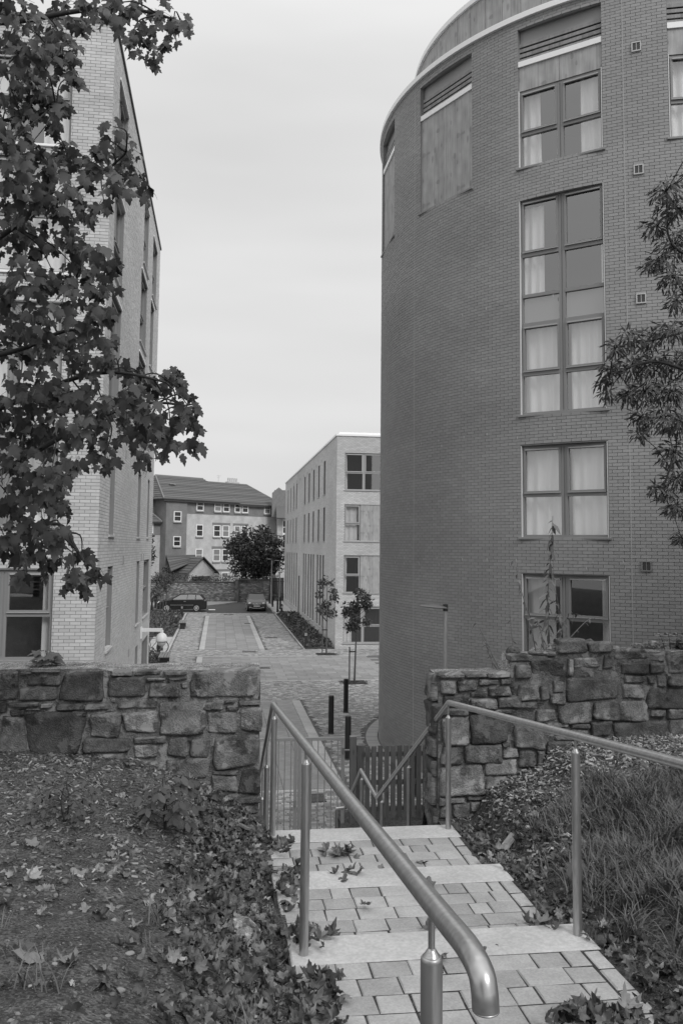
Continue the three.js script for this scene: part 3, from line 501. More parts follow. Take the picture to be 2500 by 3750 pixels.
// ---------------------------------------------------------------- street furniture
function lathe(p, n = 20) { return new THREE.LatheGeometry(p.map(([r, y]) => new THREE.Vector2(r, y)), n); }
function bollard(label, x, z, h = 1.15, y = P0) {
  const t = thing('bollard', label, 'bollard', [x, y, z], 0, 'plain black bollards');
  mesh('post', lathe([[0, 0], [0.084, 0], [0.084, h - 0.02], [0.075, h], [0, h]]), M.black, t);
  mesh('collar', lathe([[0.086, 0], [0.1, 0], [0.1, 0.02], [0.086, 0.03]]), M.blackMetal, t);
}
bollard('black bollard right of the slab panel, left one of the pair nearest the fence', 3.56, -27.36);
bollard('black bollard close to the curved wall, farthest of the three before it', 4.52, -30.77);
bollard('black bollard directly behind the gate post', 3.60, -24.06);
bollard('black bollard behind the timber picket fence', 4.66, -20.4);
bollard('black bollard beside the parked front-facing car, farthest of its row', 5.1, -87.7, 0.98, P0 + 0.09);
bollard('black bollard beside the parked front-facing car, second farthest of its row', 5.12, -83.0, 1.0, P0 + 0.09);
bollard('black bollard beside the parked front-facing car, nearest of its row', 5.14, -76.3, 1.1, P0 + 0.09);
bollard('black bollard on the pale pavement behind the row by the car', 5.62, -79.8, 1.1, P0 + 0.09);
bollard('black bollard at the left road edge, nearer of the two behind the dark estate car', -5.78, -79.7, 1.02, P0 - 0.012);
bollard('black bollard at the left road edge, farther of the two behind the dark estate car', -5.68, -82.6, 1.05, P0 - 0.012);
function lampBollard(label, x, z, h = 0.98, y = P0 + 0.03) {
  const t = thing('lamp_bollard', label, 'bollard light', [x, y, z], 0, 'bollard lights along the planting beds');
  mesh('post', lathe([[0, 0], [0.1, 0], [0.1, 0.02], [0.088, 0.03], [0.088, h - 0.33], [0, h - 0.33]]), M.black, t);
  const l = mesh('lamp', lathe([[0, h - 0.33], [0.062, h - 0.33], [0.062, h - 0.14], [0, h - 0.14]]), mat(0.6, 0.3), t);
  for (let i = 0; i < 4; i++) mesh('louvre_ring', lathe([[0.064, 0], [0.088, -0.012], [0.088, 0.0], [0.064, 0.014]]).translate(0, h - 0.31 + i * 0.045, 0), M.steel, l);
  mesh('cap', lathe([[0, h - 0.14], [0.1, h - 0.14], [0.098, h - 0.1], [0.07, h - 0.03], [0.03, h], [0, h]]), M.black, t);
}
lampBollard('bollard light in front of the bicycle', -2.94, -46.24); lampBollard('bollard light in the left bed beside the bench', -2.9, -63.5); lampBollard('bollard light at the road end of the left bed', -2.85, -72.25);
lampBollard('bollard light at the road end of the right bed', 5.27, -72.95); lampBollard('bollard light midway along the right bed', 5.21, -64.8); lampBollard('bollard light at the near end of the right bed', 5.05, -50.3);
lampBollard('bollard light half hidden behind the bicycle', -3.0, -49.4, 0.98, P0 - 0.02);
function bench(label, x, z, L) {
  const t = thing('bench', label, 'bench', [x, P0, z], 0, 'slatted backless benches');
  for (const s of [-1, 1]) mesh('leg', rbox(0.36, 0.40, 0.1, 0.01, 0, 0.2, s * (L / 2 - 0.2)), M.blackMetal, t);
  for (let i = 0; i < 4; i++) mesh('slat', rbox(0.11, 0.045, L, 0.01, -0.195 + i * 0.13, 0.43, 0), mat(0.24, 0.8, { map: T.wood }), t);
}
bench('slatted bench at the kerb of the left bed', -2.38, -62.8, 2.2); bench('slatted bench seen end on above the left stone wall', -2.5, -43.9, 2.2);
function lampPost(label, x, z, h, arm, y = P0) {
  const t = thing('lamp_post', label, 'street lamp', [x, y, z], 0, 'slim street lamps');
  mesh('pole', merge([cyl(0.075, 0.075, h * 0.42, 0, 0, 0, 14), cyl(0.055, 0.05, h * 0.58, 0, h * 0.42, 0, 14)]), M.galvRough, t);
  mesh('collar', cyl(0.085, 0.07, 0.08, 0, h * 0.42 - 0.02, 0, 14), M.galvRough, t);
  const g = lathe([[0, -0.02], [0.28, 0.0], [0.3, 0.015], [0.26, 0.04], [0.08, 0.07], [0, 0.075]], 24); g.scale(1.15, 1, 0.55); g.rotateZ(-0.08); g.translate(arm * 0.28, h + 0.02, 0); mesh('lamp_head', g, mat(0.14, 0.5), t);
  mesh('bracket', merge([cyl(0.06, 0.06, 0.16, 0, h - 0.06, 0, 12), box(0.2, 0.05, 0.08, arm * 0.08, h + 0.04, 0)]), M.blackMetal, t);
  return t;
}
lampPost('slim grey street lamp with flat head in front of the curved brick wall', 5.26, -20, 4.35, -1);
lampPost('slim street lamp right of the round tree, the nearer of two', 5.19, -86.4, 4.37, -1, P0 + 0.09); lampPost('slim street lamp by the far end of the middle building, the farther of two', 6.35, -91.6, 4.15, -1, P0 + 0.09);
// bicycle
{
  const t = thing('bicycle', 'dark bicycle parked at the kerb behind the bollard light', 'bicycle', [-3.35, P0, -47.9], 0.35);
  for (const [n, x] of [['wheel', -0.52], ['wheel', 0.52]]) { const g = new THREE.TorusGeometry(0.32, 0.022, 8, 36); const w = mesh(n, g, M.black, t); w.position.set(x, 0.342, 0); mesh('rim', new THREE.TorusGeometry(0.295, 0.01, 6, 36), M.steel, w); mesh('hub', (() => { const h = new THREE.CylinderGeometry(0.035, 0.035, 0.08, 10); h.rotateX(Math.PI / 2); return h; })(), M.steel, w); const sp = []; for (let i = 0; i < 14; i++) { const a = i / 14 * 6.2832; sp.push(bar([0, 0, 0], [0.29 * Math.cos(a), 0.29 * Math.sin(a), 0], 0.003, 4)); } mesh('spokes', merge(sp), M.steel, w); }
  mesh('frame', merge([bar([-0.1, 0.3, 0], [-0.22, 0.85, 0], 0.018, 8), bar([-0.1, 0.3, 0], [0.36, 0.82, 0], 0.02, 8), bar([-0.2, 0.78, 0], [0.34, 0.86, 0], 0.018, 8), bar([-0.52, 0.342, 0.05], [-0.1, 0.3, 0.04], 0.012, 6), bar([-0.52, 0.342, 0.05], [-0.2, 0.76, 0.02], 0.012, 6), bar([0.52, 0.342, 0.05], [0.35, 0.9, 0.03], 0.014, 6), bar([0.52, 0.342, -0.05], [0.35, 0.9, -0.03], 0.014, 6)]), mat(0.10, 0.4), t);
  mesh('handlebar', merge([tube([[0.3, 1.0, -0.3], [0.38, 1.02, -0.1], [0.38, 1.02, 0.1], [0.3, 1.0, 0.3]], 0.014, 6), bar([0.35, 0.9, 0], [0.37, 1.02, 0], 0.015, 6)]), M.black, t);
  mesh('saddle', (() => { const g = rbox(0.27, 0.06, 0.14, 0.025); g.translate(-0.24, 0.92, 0); return g; })(), M.black, t);
  mesh('crank', merge([(() => { const g = new THREE.TorusGeometry(0.09, 0.012, 6, 20); g.translate(-0.1, 0.3, 0.06); return g; })(), bar([-0.1, 0.3, 0.08], [0.02, 0.18, 0.08], 0.012, 6), box(0.09, 0.025, 0.07, 0.02, 0.17, 0.11)]), M.steel, t);
}
// ---------------------------------------------------------------- cars
function car(label, p, ry, o) {
  const t = thing('parked_car', label, 'car', p, ry), body = mat(o.paint, 0.2, { metalness: 0.0 }), glass = mat(0.30, 0.06, { metalness: 0.75 }), hw = 0.86;
  const s = new THREE.Shape(); s.moveTo(-2.06, 0.3);
  s.lineTo(-1.62, 0.22); s.absarc(-1.27, 0.31, 0.36, Math.PI, 0, true); s.lineTo(0.93, 0.22); s.absarc(1.29, 0.31, 0.36, Math.PI, 0, true); s.lineTo(2.04, 0.26);
  s.quadraticCurveTo(2.14, 0.42, 2.08, 0.66); s.quadraticCurveTo(1.9, 0.84, 1.5, 0.9); s.lineTo(0.98, 0.99); s.lineTo(-1.7, 1.02); s.quadraticCurveTo(-2.06, 1.0, -2.09, 0.82); s.lineTo(-2.11, 0.5); s.closePath();
  const g = new THREE.ExtrudeGeometry(s, { depth: hw * 2 - 0.16, bevelEnabled: true, bevelSize: 0.06, bevelThickness: 0.08, bevelSegments: 3, curveSegments: 14 }); g.translate(0, 0, -hw + 0.08); mesh('body', g, body, t);
  // glasshouse
  const lo = [[-2.0, 1.0], [1.02, 0.98]], up = [[-1.62, 1.45], [-0.6, 1.5], [0.18, 1.47]];
  const w0 = 0.8, w1 = 0.62, pr = (arr, w) => arr.map(([x, y]) => [x, y, w]);
  const quadG = (a, b, c, d) => { const q = new THREE.BufferGeometry(); q.setAttribute('position', new THREE.BufferAttribute(new Float32Array([a, b, c, a, c, d].flat()), 3)); q.computeVertexNormals(); return clean(q); };
  const side = (z) => { const k = Math.sign(z); return [quadG([-2.0, 1.0, k * w0], [-0.5, 1.0, k * w0], [-0.6, 1.5, k * w1], [-1.62, 1.45, k * w1]), quadG([-0.5, 1.0, k * w0], [1.02, 0.98, k * w0], [0.18, 1.47, k * w1], [-0.6, 1.5, k * w1])]; };
  mesh('side_window', merge(side(1)), glass, t); mesh('side_window', merge(side(-1)), glass, t);
  mesh('windscreen', quadG([1.02, 0.98, w0], [1.02, 0.98, -w0], [0.18, 1.47, -w1], [0.18, 1.47, w1]), mat(0.05, 0.12), t); mesh('rear_window', quadG([-2.0, 1.0, -w0], [-2.0, 1.0, w0], [-1.62, 1.45, w1], [-1.62, 1.45, -w1]), glass, t);
  const ro = []; for (const [a, b] of [[up[0], up[1]], [up[1], up[2]]]) ro.push(quadG([a[0], a[1], w1], [b[0], b[1], w1], [b[0], b[1] + 0.025, 0], [a[0], a[1] + 0.025, 0]), quadG([b[0], b[1], -w1], [a[0], a[1], -w1], [a[0], a[1] + 0.025, 0], [b[0], b[1] + 0.025, 0]));
  mesh('roof', merge(ro), body, t);
  for (const k of [-1, 1]) { const z0 = k * (w0 + 0.005), z1 = k * (w1 + 0.005); mesh('pillar', merge([bar([1.05, 0.97, z0], [0.16, 1.48, z1], 0.035, 6), bar([-0.42, 1.0, z0], [-0.5, 1.49, z1], 0.03, 6), bar([-1.15, 1.0, z0], [-1.2, 1.47, z1], 0.04, 6), bar([-2.0, 1.0, z0], [-1.6, 1.46, z1], 0.06, 6), bar([0.18, 1.475, z1], [-0.6, 1.505, z1], 0.025, 6), bar([-0.6, 1.505, z1], [-1.64, 1.455, z1], 0.025, 6)]), body, t); mesh('door_mirror', rbox(0.1, 0.13, 0.18, 0.04, 0.78, 1.03, k * 0.93), body, t); mesh('door_handle', rbox(0.18, 0.03, 0.03, 0.01, -0.25, 0.9, k * 0.87), M.steel, t); mesh('side_strip', box(2.0, 0.025, 0.02, 0, 0.58, k * 0.868), M.steel, t); }
  for (const [x, z] of [[1.29, 0.74], [1.29, -0.74], [-1.27, 0.74], [-1.27, -0.74]]) {
    const wg = new THREE.CylinderGeometry(0.31, 0.31, 0.2, 28); wg.rotateX(Math.PI / 2); const w = mesh('wheel', wg, M.black, t); w.position.set(x, 0.31, z); const k = Math.sign(z), rg = [];
    const tr = new THREE.TorusGeometry(0.2, 0.018, 6, 28); tr.translate(0, 0, k * 0.1); rg.push(tr); for (let i = 0; i < 8; i++) { const a = i / 8 * 6.2832; rg.push(bar([0, 0, k * 0.105], [0.2 * Math.cos(a), 0.2 * Math.sin(a), k * 0.1], 0.02, 5)); } const hb = new THREE.CylinderGeometry(0.05, 0.05, 0.03, 12); hb.rotateX(Math.PI / 2); hb.translate(0, 0, k * 0.105); rg.push(hb); mesh('rim', merge(rg), mat(0.7, 0.3, { metalness: 0.4 }), w);
  }
  for (const k of [-1, 1]) { const h = new THREE.SphereGeometry(0.16, 16, 10); h.scale(0.7, 0.5, 0.95); h.rotateY(-k * 0.5); h.translate(2.03, 0.73, k * 0.62); mesh('headlight', h, mat(0.62, 0.12, { metalness: 0.3 }), t); const r = rbox(0.1, 0.26, 0.16, 0.03, -2.06, 0.85, k * 0.68); mesh('tail_light', r, mat(0.3, 0.2), t); const f = new THREE.SphereGeometry(0.07, 10, 8); f.translate(2.12, 0.38, k * 0.6); mesh('fog_light', f, M.steel, t); }
  mesh('grille', rbox(0.06, 0.1, 0.62, 0.02, 2.125, 0.62, 0), M.black, t); mesh('chrome_bar', merge([tube([[2.12, 0.69, -0.36], [2.16, 0.66, -0.15], [2.165, 0.66, 0.15], [2.12, 0.69, 0.36]], 0.016, 6), tube([[2.12, 0.44, -0.62], [2.18, 0.34, -0.35], [2.185, 0.33, 0.35], [2.12, 0.44, 0.62]], 0.014, 6)]), mat(0.8, 0.15, { metalness: 0.9 }), t);
  { const e = new THREE.TorusGeometry(0.06, 0.012, 8, 20); e.rotateY(Math.PI / 2); e.translate(2.17, 0.67, 0); mesh('badge', merge([e, box(0.015, 0.02, 0.12, 2.17, 0.67, 0)]), mat(0.8, 0.15, { metalness: 0.9 }), t); }
  const cv = document.createElement('canvas'); cv.width = 256; cv.height = 56; const cc = cv.getContext('2d'); cc.fillStyle = '#e6e6e6'; cc.fillRect(0, 0, 256, 56); cc.fillStyle = '#161616'; cc.font = 'bold 46px sans-serif'; cc.textAlign = 'center'; cc.textBaseline = 'middle'; cc.fillText(o.plate, 128, 30); const ct = new THREE.CanvasTexture(cv); ct.colorSpace = THREE.SRGBColorSpace;
  const pg = new THREE.PlaneGeometry(0.52, 0.115); pg.rotateY(Math.PI / 2); pg.translate(2.20, 0.5, 0); mesh('number_plate', pg, new THREE.MeshStandardMaterial({ map: ct, roughness: 0.5 }), t); mesh('plate_holder', box(0.03, 0.125, 0.53, 2.18, 0.5, 0), M.black, t);
  return t;
}
car('dark hatchback parked facing the camera at the end of the plaza', [3.42, P0 - 0.012, -80.1], -Math.PI / 2, { paint: 0.05, plate: 'BV63 AOA' });
car('black hatchback parked side on by the brick wall', [-3.1, P0 - 0.012, -78.9], Math.PI, { paint: 0.022, plate: 'SK06 HZV' });

// ---------------------------------------------------------------- old boundary wall across the road
{
  const b = thing('brick_boundary_wall', 'old weathered brick boundary wall across the road behind the cars', 'wall');
  mesh('wall_section', uvm(bx(-16, 1.72, P0, -3.78, -90.75, -91.1), 0.16), M.oldBrick, b); mesh('wall_section', uvm(bx(2.08, 5.3, P0, -3.5, -91.0, -91.35), 0.16, 3), M.oldBrick, b);
  const m2 = mat(0.12, 0.95, { map: T.stone }); mesh('coping', merge([uvm(bx(-16, 1.72, -3.78, -3.64, -90.7, -91.15), 0.3), uvm(bx(2.08, 5.3, -3.5, -3.36, -90.95, -91.4), 0.3)]), m2, b);
  mesh('pier', uvm(bx(1.7, 2.1, P0, -3.45, -90.65, -91.4), 0.3), M.oldBrick, b); mesh('pier_cap', (() => { const g = rbox(0.55, 0.3, 0.8, 0.1); g.translate(1.9, -3.32, -91.0); return g; })(), M.stone[4], b);
  const R = rng(9), l = [], c = []; const BG = new THREE.BoxGeometry(0.215, 0.066, 0.03); // bricks standing a little proud
  for (let k = 0; k < 26; k++) for (let x = -7.5 + (k % 2) * 0.11; x < 5.2; x += 0.225) { if (x > 1.6 && x < 2.2) continue; const y = P0 + 0.04 + k * 0.075; if (x < 1.7 ? y > -3.82 : y > -3.55) continue; l.push(new THREE.Matrix4().makeTranslation(x, y, (x < 1.7 ? -90.745 : -90.995) + (R() - 0.5) * 0.012)); c.push(grey(0.45 + R() * R() * 1.6 * (0.6 + 0.8 * fbm(x * 0.7, y * 1.3, 3, 3)))); }
  instanced('brickwork', BG, mat(0.21, 0.95), l, b, c);
  const gt = thing('timber_gate', 'dark boarded timber gate at the end of the brick boundary wall', 'gate', [6.05, P0 + 0.09, -92.2]);
  for (let i = 0; i < 10; i++) mesh('board', box(0.14, 2.4, 0.04, -0.7 + i * 0.155, 1.2, 0), mat(0.045 + (i % 3) * 0.008, 0.9), gt); mesh('gate_rail', merge([box(1.6, 0.1, 0.05, 0, 0.4, -0.045), box(1.6, 0.1, 0.05, 0, 2.0, -0.045)]), mat(0.05, 0.9), gt);
}
const LW = [
[-1.80,-1.31,-1.63,-1.05,1],[-1.58,-1.20,-1.30,-1.10,1],[-1.64,-1.32,-1.32,-1.20,1],[-1.63,-1.10,-1.54,-1.07,1],[-1.54,-1.09,-1.30,-1.06,1],[-1.31,-1.33,-0.91,-1.07,0],[-0.91,-1.29,-0.59,-1.12,1],[-0.89,-1.12,-0.70,-1.07,2],[-0.69,-1.12,-0.46,-1.07,1],[-0.45,-1.12,-0.24,-1.07,1],[-0.59,-1.16,-0.42,-1.13,2],[-0.41,-1.16,-0.24,-1.13,2],[-0.58,-1.31,-0.30,-1.17,1],[-0.30,-1.23,-0.24,-1.17,2],[-0.24,-1.33,0.39,-1.06,2],[-1.79,-1.41,-1.72,-1.32,1],[-1.72,-1.37,-1.46,-1.32,1],[-1.71,-1.45,-1.58,-1.38,1],[-1.58,-1.39,-1.44,-1.37,2],[-1.46,-1.38,-1.35,-1.33,2],[-1.34,-1.40,-1.10,-1.33,0],[-1.10,-1.40,-0.89,-1.34,1],[-0.84,-1.40,-0.49,-1.32,1],[-0.89,-1.34,-0.84,-1.30,2],[-0.49,-1.62,-0.10,-1.33,2],[-0.11,-1.42,0.07,-1.34,3],[0.07,-1.36,0.18,-1.33,1],[0.08,-1.43,0.21,-1.37,1],[0.19,-1.38,0.39,-1.33,1],[0.21,-1.61,0.39,-1.38,3],[-1.78,-1.75,-1.55,-1.43,2],[-1.58,-1.76,-1.08,-1.39,0],[-1.08,-1.64,-0.78,-1.40,2],[-1.20,-1.46,-1.07,-1.40,1],[-0.78,-1.60,-0.49,-1.42,3],[-0.09,-1.62,0.20,-1.43,2],[-1.09,-1.76,-0.70,-1.63,1],[-0.69,-1.69,-0.40,-1.62,1],[-0.68,-1.81,-0.47,-1.69,3],[-0.41,-1.81,-0.20,-1.63,2],[-0.21,-1.81,-0.02,-1.64,1],[0.00,-1.91,0.40,-1.63,2],[-0.40,-1.99,-0.03,-1.81,2],[-0.02,-1.96,0.21,-1.92,2],[-0.01,-2.11,0.21,-1.96,2],[0.21,-2.14,0.40,-1.91,0],[0.13,-2.21,0.41,-2.14,1],[0.23,-2.29,0.40,-2.22,2],[0.02,-2.24,0.21,-2.11,2],[0.16,-2.42,0.41,-2.29,1],[-0.39,-2.13,-0.02,-1.99,1],[-0.75,-1.98,-0.41,-1.81,2],[-1.09,-1.94,-0.76,-1.76,2],[-1.47,-1.93,-1.09,-1.76,1],[-1.83,-1.92,-1.47,-1.75,2],];
const RW = [
[1.99,-1.18,2.24,-1.13,2],[2.24,-1.18,2.46,-1.13,2],[2.46,-1.18,2.68,-1.13,2],[2.00,-1.32,2.16,-1.19,3],[2.17,-1.30,2.36,-1.19,1],[2.37,-1.25,2.57,-1.19,2],[2.29,-1.36,2.46,-1.30,2],[2.46,-1.35,2.68,-1.25,2],[2.58,-1.25,2.68,-1.19,1],[2.03,-1.44,2.28,-1.32,0],[2.29,-1.46,2.54,-1.36,2],[2.55,-1.46,2.80,-1.35,1],[2.01,-1.78,2.30,-1.52,3],[2.30,-1.79,2.66,-1.49,0],[2.67,-1.83,3.00,-1.60,2],[2.29,-1.49,2.49,-1.45,2],[2.50,-1.50,2.71,-1.46,2],[2.02,-1.52,2.28,-1.44,1],[2.02,-1.94,2.23,-1.79,1],[2.24,-1.94,2.59,-1.76,2],[2.59,-1.80,2.67,-1.76,2],[2.60,-1.90,2.75,-1.81,2],[2.76,-1.99,2.91,-1.83,1],[2.00,-2.24,2.42,-1.94,3],[2.44,-2.06,2.74,-1.91,3],[2.43,-2.17,2.67,-2.06,2],[2.42,-2.26,2.59,-2.17,1],[2.08,-2.29,2.25,-2.23,2],[2.26,-2.27,2.42,-2.21,2],[2.00,-2.30,2.07,-2.23,2],[2.12,-2.43,2.28,-2.29,1],[2.28,-2.37,2.44,-2.27,2],[2.00,-2.42,2.11,-2.31,1],[2.67,-1.04,2.88,-0.97,1],[2.71,-1.20,2.88,-1.05,1],[2.89,-1.18,3.21,-0.99,0],[2.89,-0.99,3.12,-0.95,2],[2.75,-1.39,2.95,-1.24,2],[2.96,-1.39,3.06,-1.26,1],[2.73,-1.46,2.93,-1.39,1],[3.22,-1.17,3.29,-1.01,2],[3.14,-0.96,3.43,-0.84,1],[3.43,-0.96,3.68,-0.86,1],[3.29,-1.11,3.57,-0.99,3],[3.58,-1.11,3.68,-0.98,1],[3.07,-1.32,3.19,-1.21,2],[3.20,-1.40,3.76,-1.16,1],[3.05,-1.43,3.19,-1.33,2],[3.13,-1.60,3.46,-1.40,2],[3.47,-1.59,4.02,-1.39,2],[3.69,-1.03,4.03,-0.93,1],[3.75,-1.16,4.03,-1.04,0],[4.04,-1.06,4.20,-0.96,1],[4.04,-1.16,4.20,-1.06,0],[4.21,-1.17,4.44,-0.96,1],[3.77,-1.25,4.00,-1.17,2],[3.77,-1.39,3.99,-1.25,2],[4.01,-1.25,4.08,-1.17,1],[4.09,-1.28,4.21,-1.17,1],[4.22,-1.28,4.44,-1.18,2],[4.00,-1.48,4.43,-1.28,0],[4.03,-1.56,4.18,-1.48,1],[4.19,-1.58,4.43,-1.48,2],[3.44,-1.73,3.66,-1.58,1],[3.67,-1.82,4.22,-1.58,1],[4.23,-1.73,4.45,-1.58,2],[3.25,-1.65,3.43,-1.60,2],[3.09,-1.76,3.42,-1.65,2],[2.93,-1.58,3.12,-1.46,2],[3.01,-1.64,3.23,-1.59,2],[3.01,-1.87,3.41,-1.76,1],[3.42,-1.88,3.66,-1.76,2],[3.67,-1.94,4.01,-1.82,1],[4.02,-1.95,4.42,-1.83,1],[2.92,-1.99,3.00,-1.83,2],[4.46,-1.12,4.66,-0.96,1],[4.45,-1.28,4.69,-1.13,2],[4.45,-1.43,4.77,-1.29,1],[4.44,-1.59,4.64,-1.44,2],[4.46,-1.75,4.77,-1.59,1],[4.67,-1.13,4.87,-0.96,2],[4.71,-1.28,4.95,-1.13,1],];
const SYC = [
[-1.39,3.39,-5.60,0.17],[-1.42,4.12,-6.77,0.20],[-1.30,3.17,-5.57,0.17],[-1.36,3.85,-6.85,0.19],[-1.53,3.26,-6.08,0.18],[-1.37,3.33,-6.30,0.16],[-1.25,3.81,-6.58,0.13],[-1.09,3.32,-6.13,0.07],[-0.98,3.54,-5.73,0.11],[-0.83,3.45,-5.54,0.11],[-0.65,3.33,-5.35,0.11],[-0.60,4.09,-6.53,0.14],[-0.40,3.72,-5.99,0.10],[-0.27,3.36,-5.48,0.05],[-0.69,4.02,-6.78,0.12],[-0.51,3.25,-5.69,0.06],[-0.69,3.53,-5.95,0.07],[-0.42,3.43,-5.73,0.08],[-1.55,3.14,-6.33,0.19],[-1.36,3.09,-6.24,0.16],[-1.27,3.17,-6.28,0.11],[-1.41,2.58,-5.68,0.16],[-1.28,2.59,-5.71,0.12],[-1.06,2.82,-5.66,0.05],[-1.16,2.78,-5.79,0.04],[-0.72,2.64,-5.46,0.07],[-0.78,2.51,-5.50,0.09],[-0.81,3.15,-6.94,0.12],[-0.77,3.00,-6.93,0.12],[-0.53,2.29,-5.54,0.07],[-0.65,2.17,-5.24,0.08],[-0.85,2.45,-5.57,0.10],[-1.13,2.83,-6.46,0.12],[-1.22,3.00,-6.60,0.09],[-1.24,2.20,-5.24,0.15],[-1.28,2.63,-6.24,0.15],[-0.92,2.12,-5.20,0.12],[-1.38,2.35,-6.13,0.16],[-1.19,2.39,-6.35,0.15],[-1.10,2.65,-6.97,0.10],[-0.79,2.21,-5.67,0.05],[-1.58,2.31,-6.64,0.19],[-1.39,2.30,-6.77,0.16],[-1.18,2.34,-6.86,0.14],[-0.76,1.73,-5.20,0.09],[-0.80,1.92,-6.05,0.09],[-1.12,2.13,-6.97,0.16],[-0.80,1.73,-5.92,0.10],[-1.26,2.00,-6.66,0.15],[-1.37,1.84,-6.18,0.18],[-1.58,1.76,-6.59,0.19],[-1.25,1.57,-6.07,0.16],[-0.94,1.42,-5.25,0.12],[-0.80,1.40,-5.36,0.11],[-0.70,1.42,-5.40,0.07],[-0.78,1.31,-5.65,0.10],[-1.16,1.60,-6.94,0.16],[-1.24,1.39,-6.34,0.15],[-1.49,1.45,-6.67,0.19],[-0.77,1.29,-6.22,0.08],[-0.96,1.28,-6.34,0.12],[-0.69,1.32,-6.66,0.11],[-0.58,1.30,-6.87,0.12],[-0.41,1.33,-6.84,0.10],[-0.33,1.20,-6.68,0.11],[-0.21,0.86,-5.37,0.08],[-0.19,0.82,-5.85,0.08],[-0.15,0.61,-5.26,0.06],[-0.34,0.89,-6.18,0.13],[-0.38,0.76,-6.63,0.12],[-0.42,0.81,-5.29,0.12],[-0.46,0.69,-5.54,0.12],[-0.51,0.58,-5.86,0.06],[-0.61,0.92,-5.64,0.13],[-0.77,0.88,-6.63,0.15],[-0.82,0.94,-5.83,0.14],[-1.08,1.08,-6.35,0.17],[-1.21,1.03,-6.09,0.18],[-1.41,1.05,-6.25,0.18],[-1.55,0.89,-6.89,0.20],[-1.32,0.87,-6.90,0.20],[-0.89,0.71,-5.40,0.12],[-0.94,0.79,-6.72,0.12],[-0.75,0.57,-5.82,0.08],[-0.85,0.50,-5.38,0.07],[-1.09,0.51,-5.89,0.14],[-1.34,0.53,-6.12,0.18],[-1.57,0.33,-6.93,0.18],[-1.16,0.28,-5.87,0.13],[-0.92,0.35,-5.22,0.07],[-1.15,0.29,-6.75,0.09],[-1.01,0.08,-5.40,0.11],[-1.28,0.06,-6.06,0.14],[-1.54,-0.00,-6.73,0.15],[-1.06,0.06,-6.13,0.08],[-0.90,-0.08,-6.00,0.09],[-0.89,-0.19,-6.64,0.07],[-0.83,-0.15,-5.24,0.07],[-1.16,-0.12,-6.23,0.11],[-1.27,-0.14,-5.94,0.08],[-1.16,-0.33,-6.97,0.05],[-0.98,-0.32,-6.64,0.04],];
const SYCL = [[[-2.27,0.02,-6.40],[-1.71,0.39,-6.40],[-1.35,0.60,-6.30],[-1.13,0.72,-6.20],[-0.77,0.90,-6.10],[-0.47,0.97,-6.00],[-0.25,0.94,-5.90]],[[-2.42,1.53,-6.60],[-1.90,2.08,-6.60],[-1.64,2.24,-6.50],[-1.27,2.43,-6.30],[-0.89,2.58,-6.10],[-0.70,2.72,-6.00]],[[-2.53,3.63,-6.60],[-1.96,3.83,-6.50],[-1.48,3.80,-6.30],[-1.03,3.86,-6.20],[-0.62,3.83,-6.10],[-0.35,3.71,-6.00]],[[-2.36,1.07,-6.50],[-1.75,1.29,-6.40],[-1.38,1.38,-6.30],[-1.10,1.49,-6.20],[-0.82,1.45,-6.00]],[[-2.23,-0.13,-6.30],[-1.64,-0.01,-6.20],[-1.31,0.07,-6.10],[-1.07,0.14,-6.00],[-0.87,-0.11,-5.90]],[[-2.45,2.72,-6.50],[-1.80,2.97,-6.30],[-1.42,3.02,-6.20],[-1.20,3.05,-6.10]],[[-2.45,0.72,-6.80],[-1.82,0.92,-6.70],[-1.34,1.12,-6.60],[-0.99,1.24,-6.50],[-0.64,1.20,-6.20],[-0.39,1.13,-6.10]]];
const WIL = [
[3.37,2.78,-6.15,0.11],[3.51,2.71,-6.29,0.11],[3.50,2.66,-6.55,0.10],[3.80,2.62,-6.80,0.14],[3.46,2.32,-6.43,0.09],[3.59,2.20,-6.46,0.12],[3.68,2.49,-7.02,0.06],[3.95,2.20,-7.05,0.10],[3.59,1.78,-6.51,0.12],[3.66,1.83,-7.00,0.11],[3.18,1.67,-6.43,0.10],[2.95,1.53,-6.18,0.07],[3.13,1.46,-6.63,0.09],[3.11,1.38,-6.76,0.05],[3.26,1.33,-6.99,0.06],[3.53,1.60,-7.07,0.13],[3.62,1.57,-6.87,0.14],[3.82,1.61,-6.86,0.13],[3.51,1.33,-6.81,0.13],[3.74,1.33,-6.80,0.14],[3.39,1.30,-6.87,0.09],[3.60,1.15,-7.07,0.09],[3.49,1.06,-6.47,0.12],[3.46,0.98,-6.18,0.09],[3.20,0.90,-6.34,0.05],[3.48,0.76,-6.32,0.11],[3.39,0.49,-6.46,0.04],[3.83,0.61,-6.91,0.11],[3.41,0.34,-6.16,0.09],[3.53,0.46,-6.55,0.07],[3.86,0.11,-6.91,0.07],];
const WILL = [[[4.45,1.36,-6.80],[3.92,1.47,-6.70],[3.48,1.54,-6.60],[3.06,1.40,-6.50]],[[4.48,2.35,-6.80],[4.02,2.45,-6.70],[3.66,2.54,-6.60],[3.63,2.99,-6.60]],[[4.42,0.43,-6.80],[3.98,0.67,-6.70],[3.65,0.72,-6.60],[3.53,0.47,-6.60]],[[4.53,1.76,-6.90],[3.93,1.84,-6.70],[3.49,1.72,-6.60],[3.22,1.67,-6.60]]];

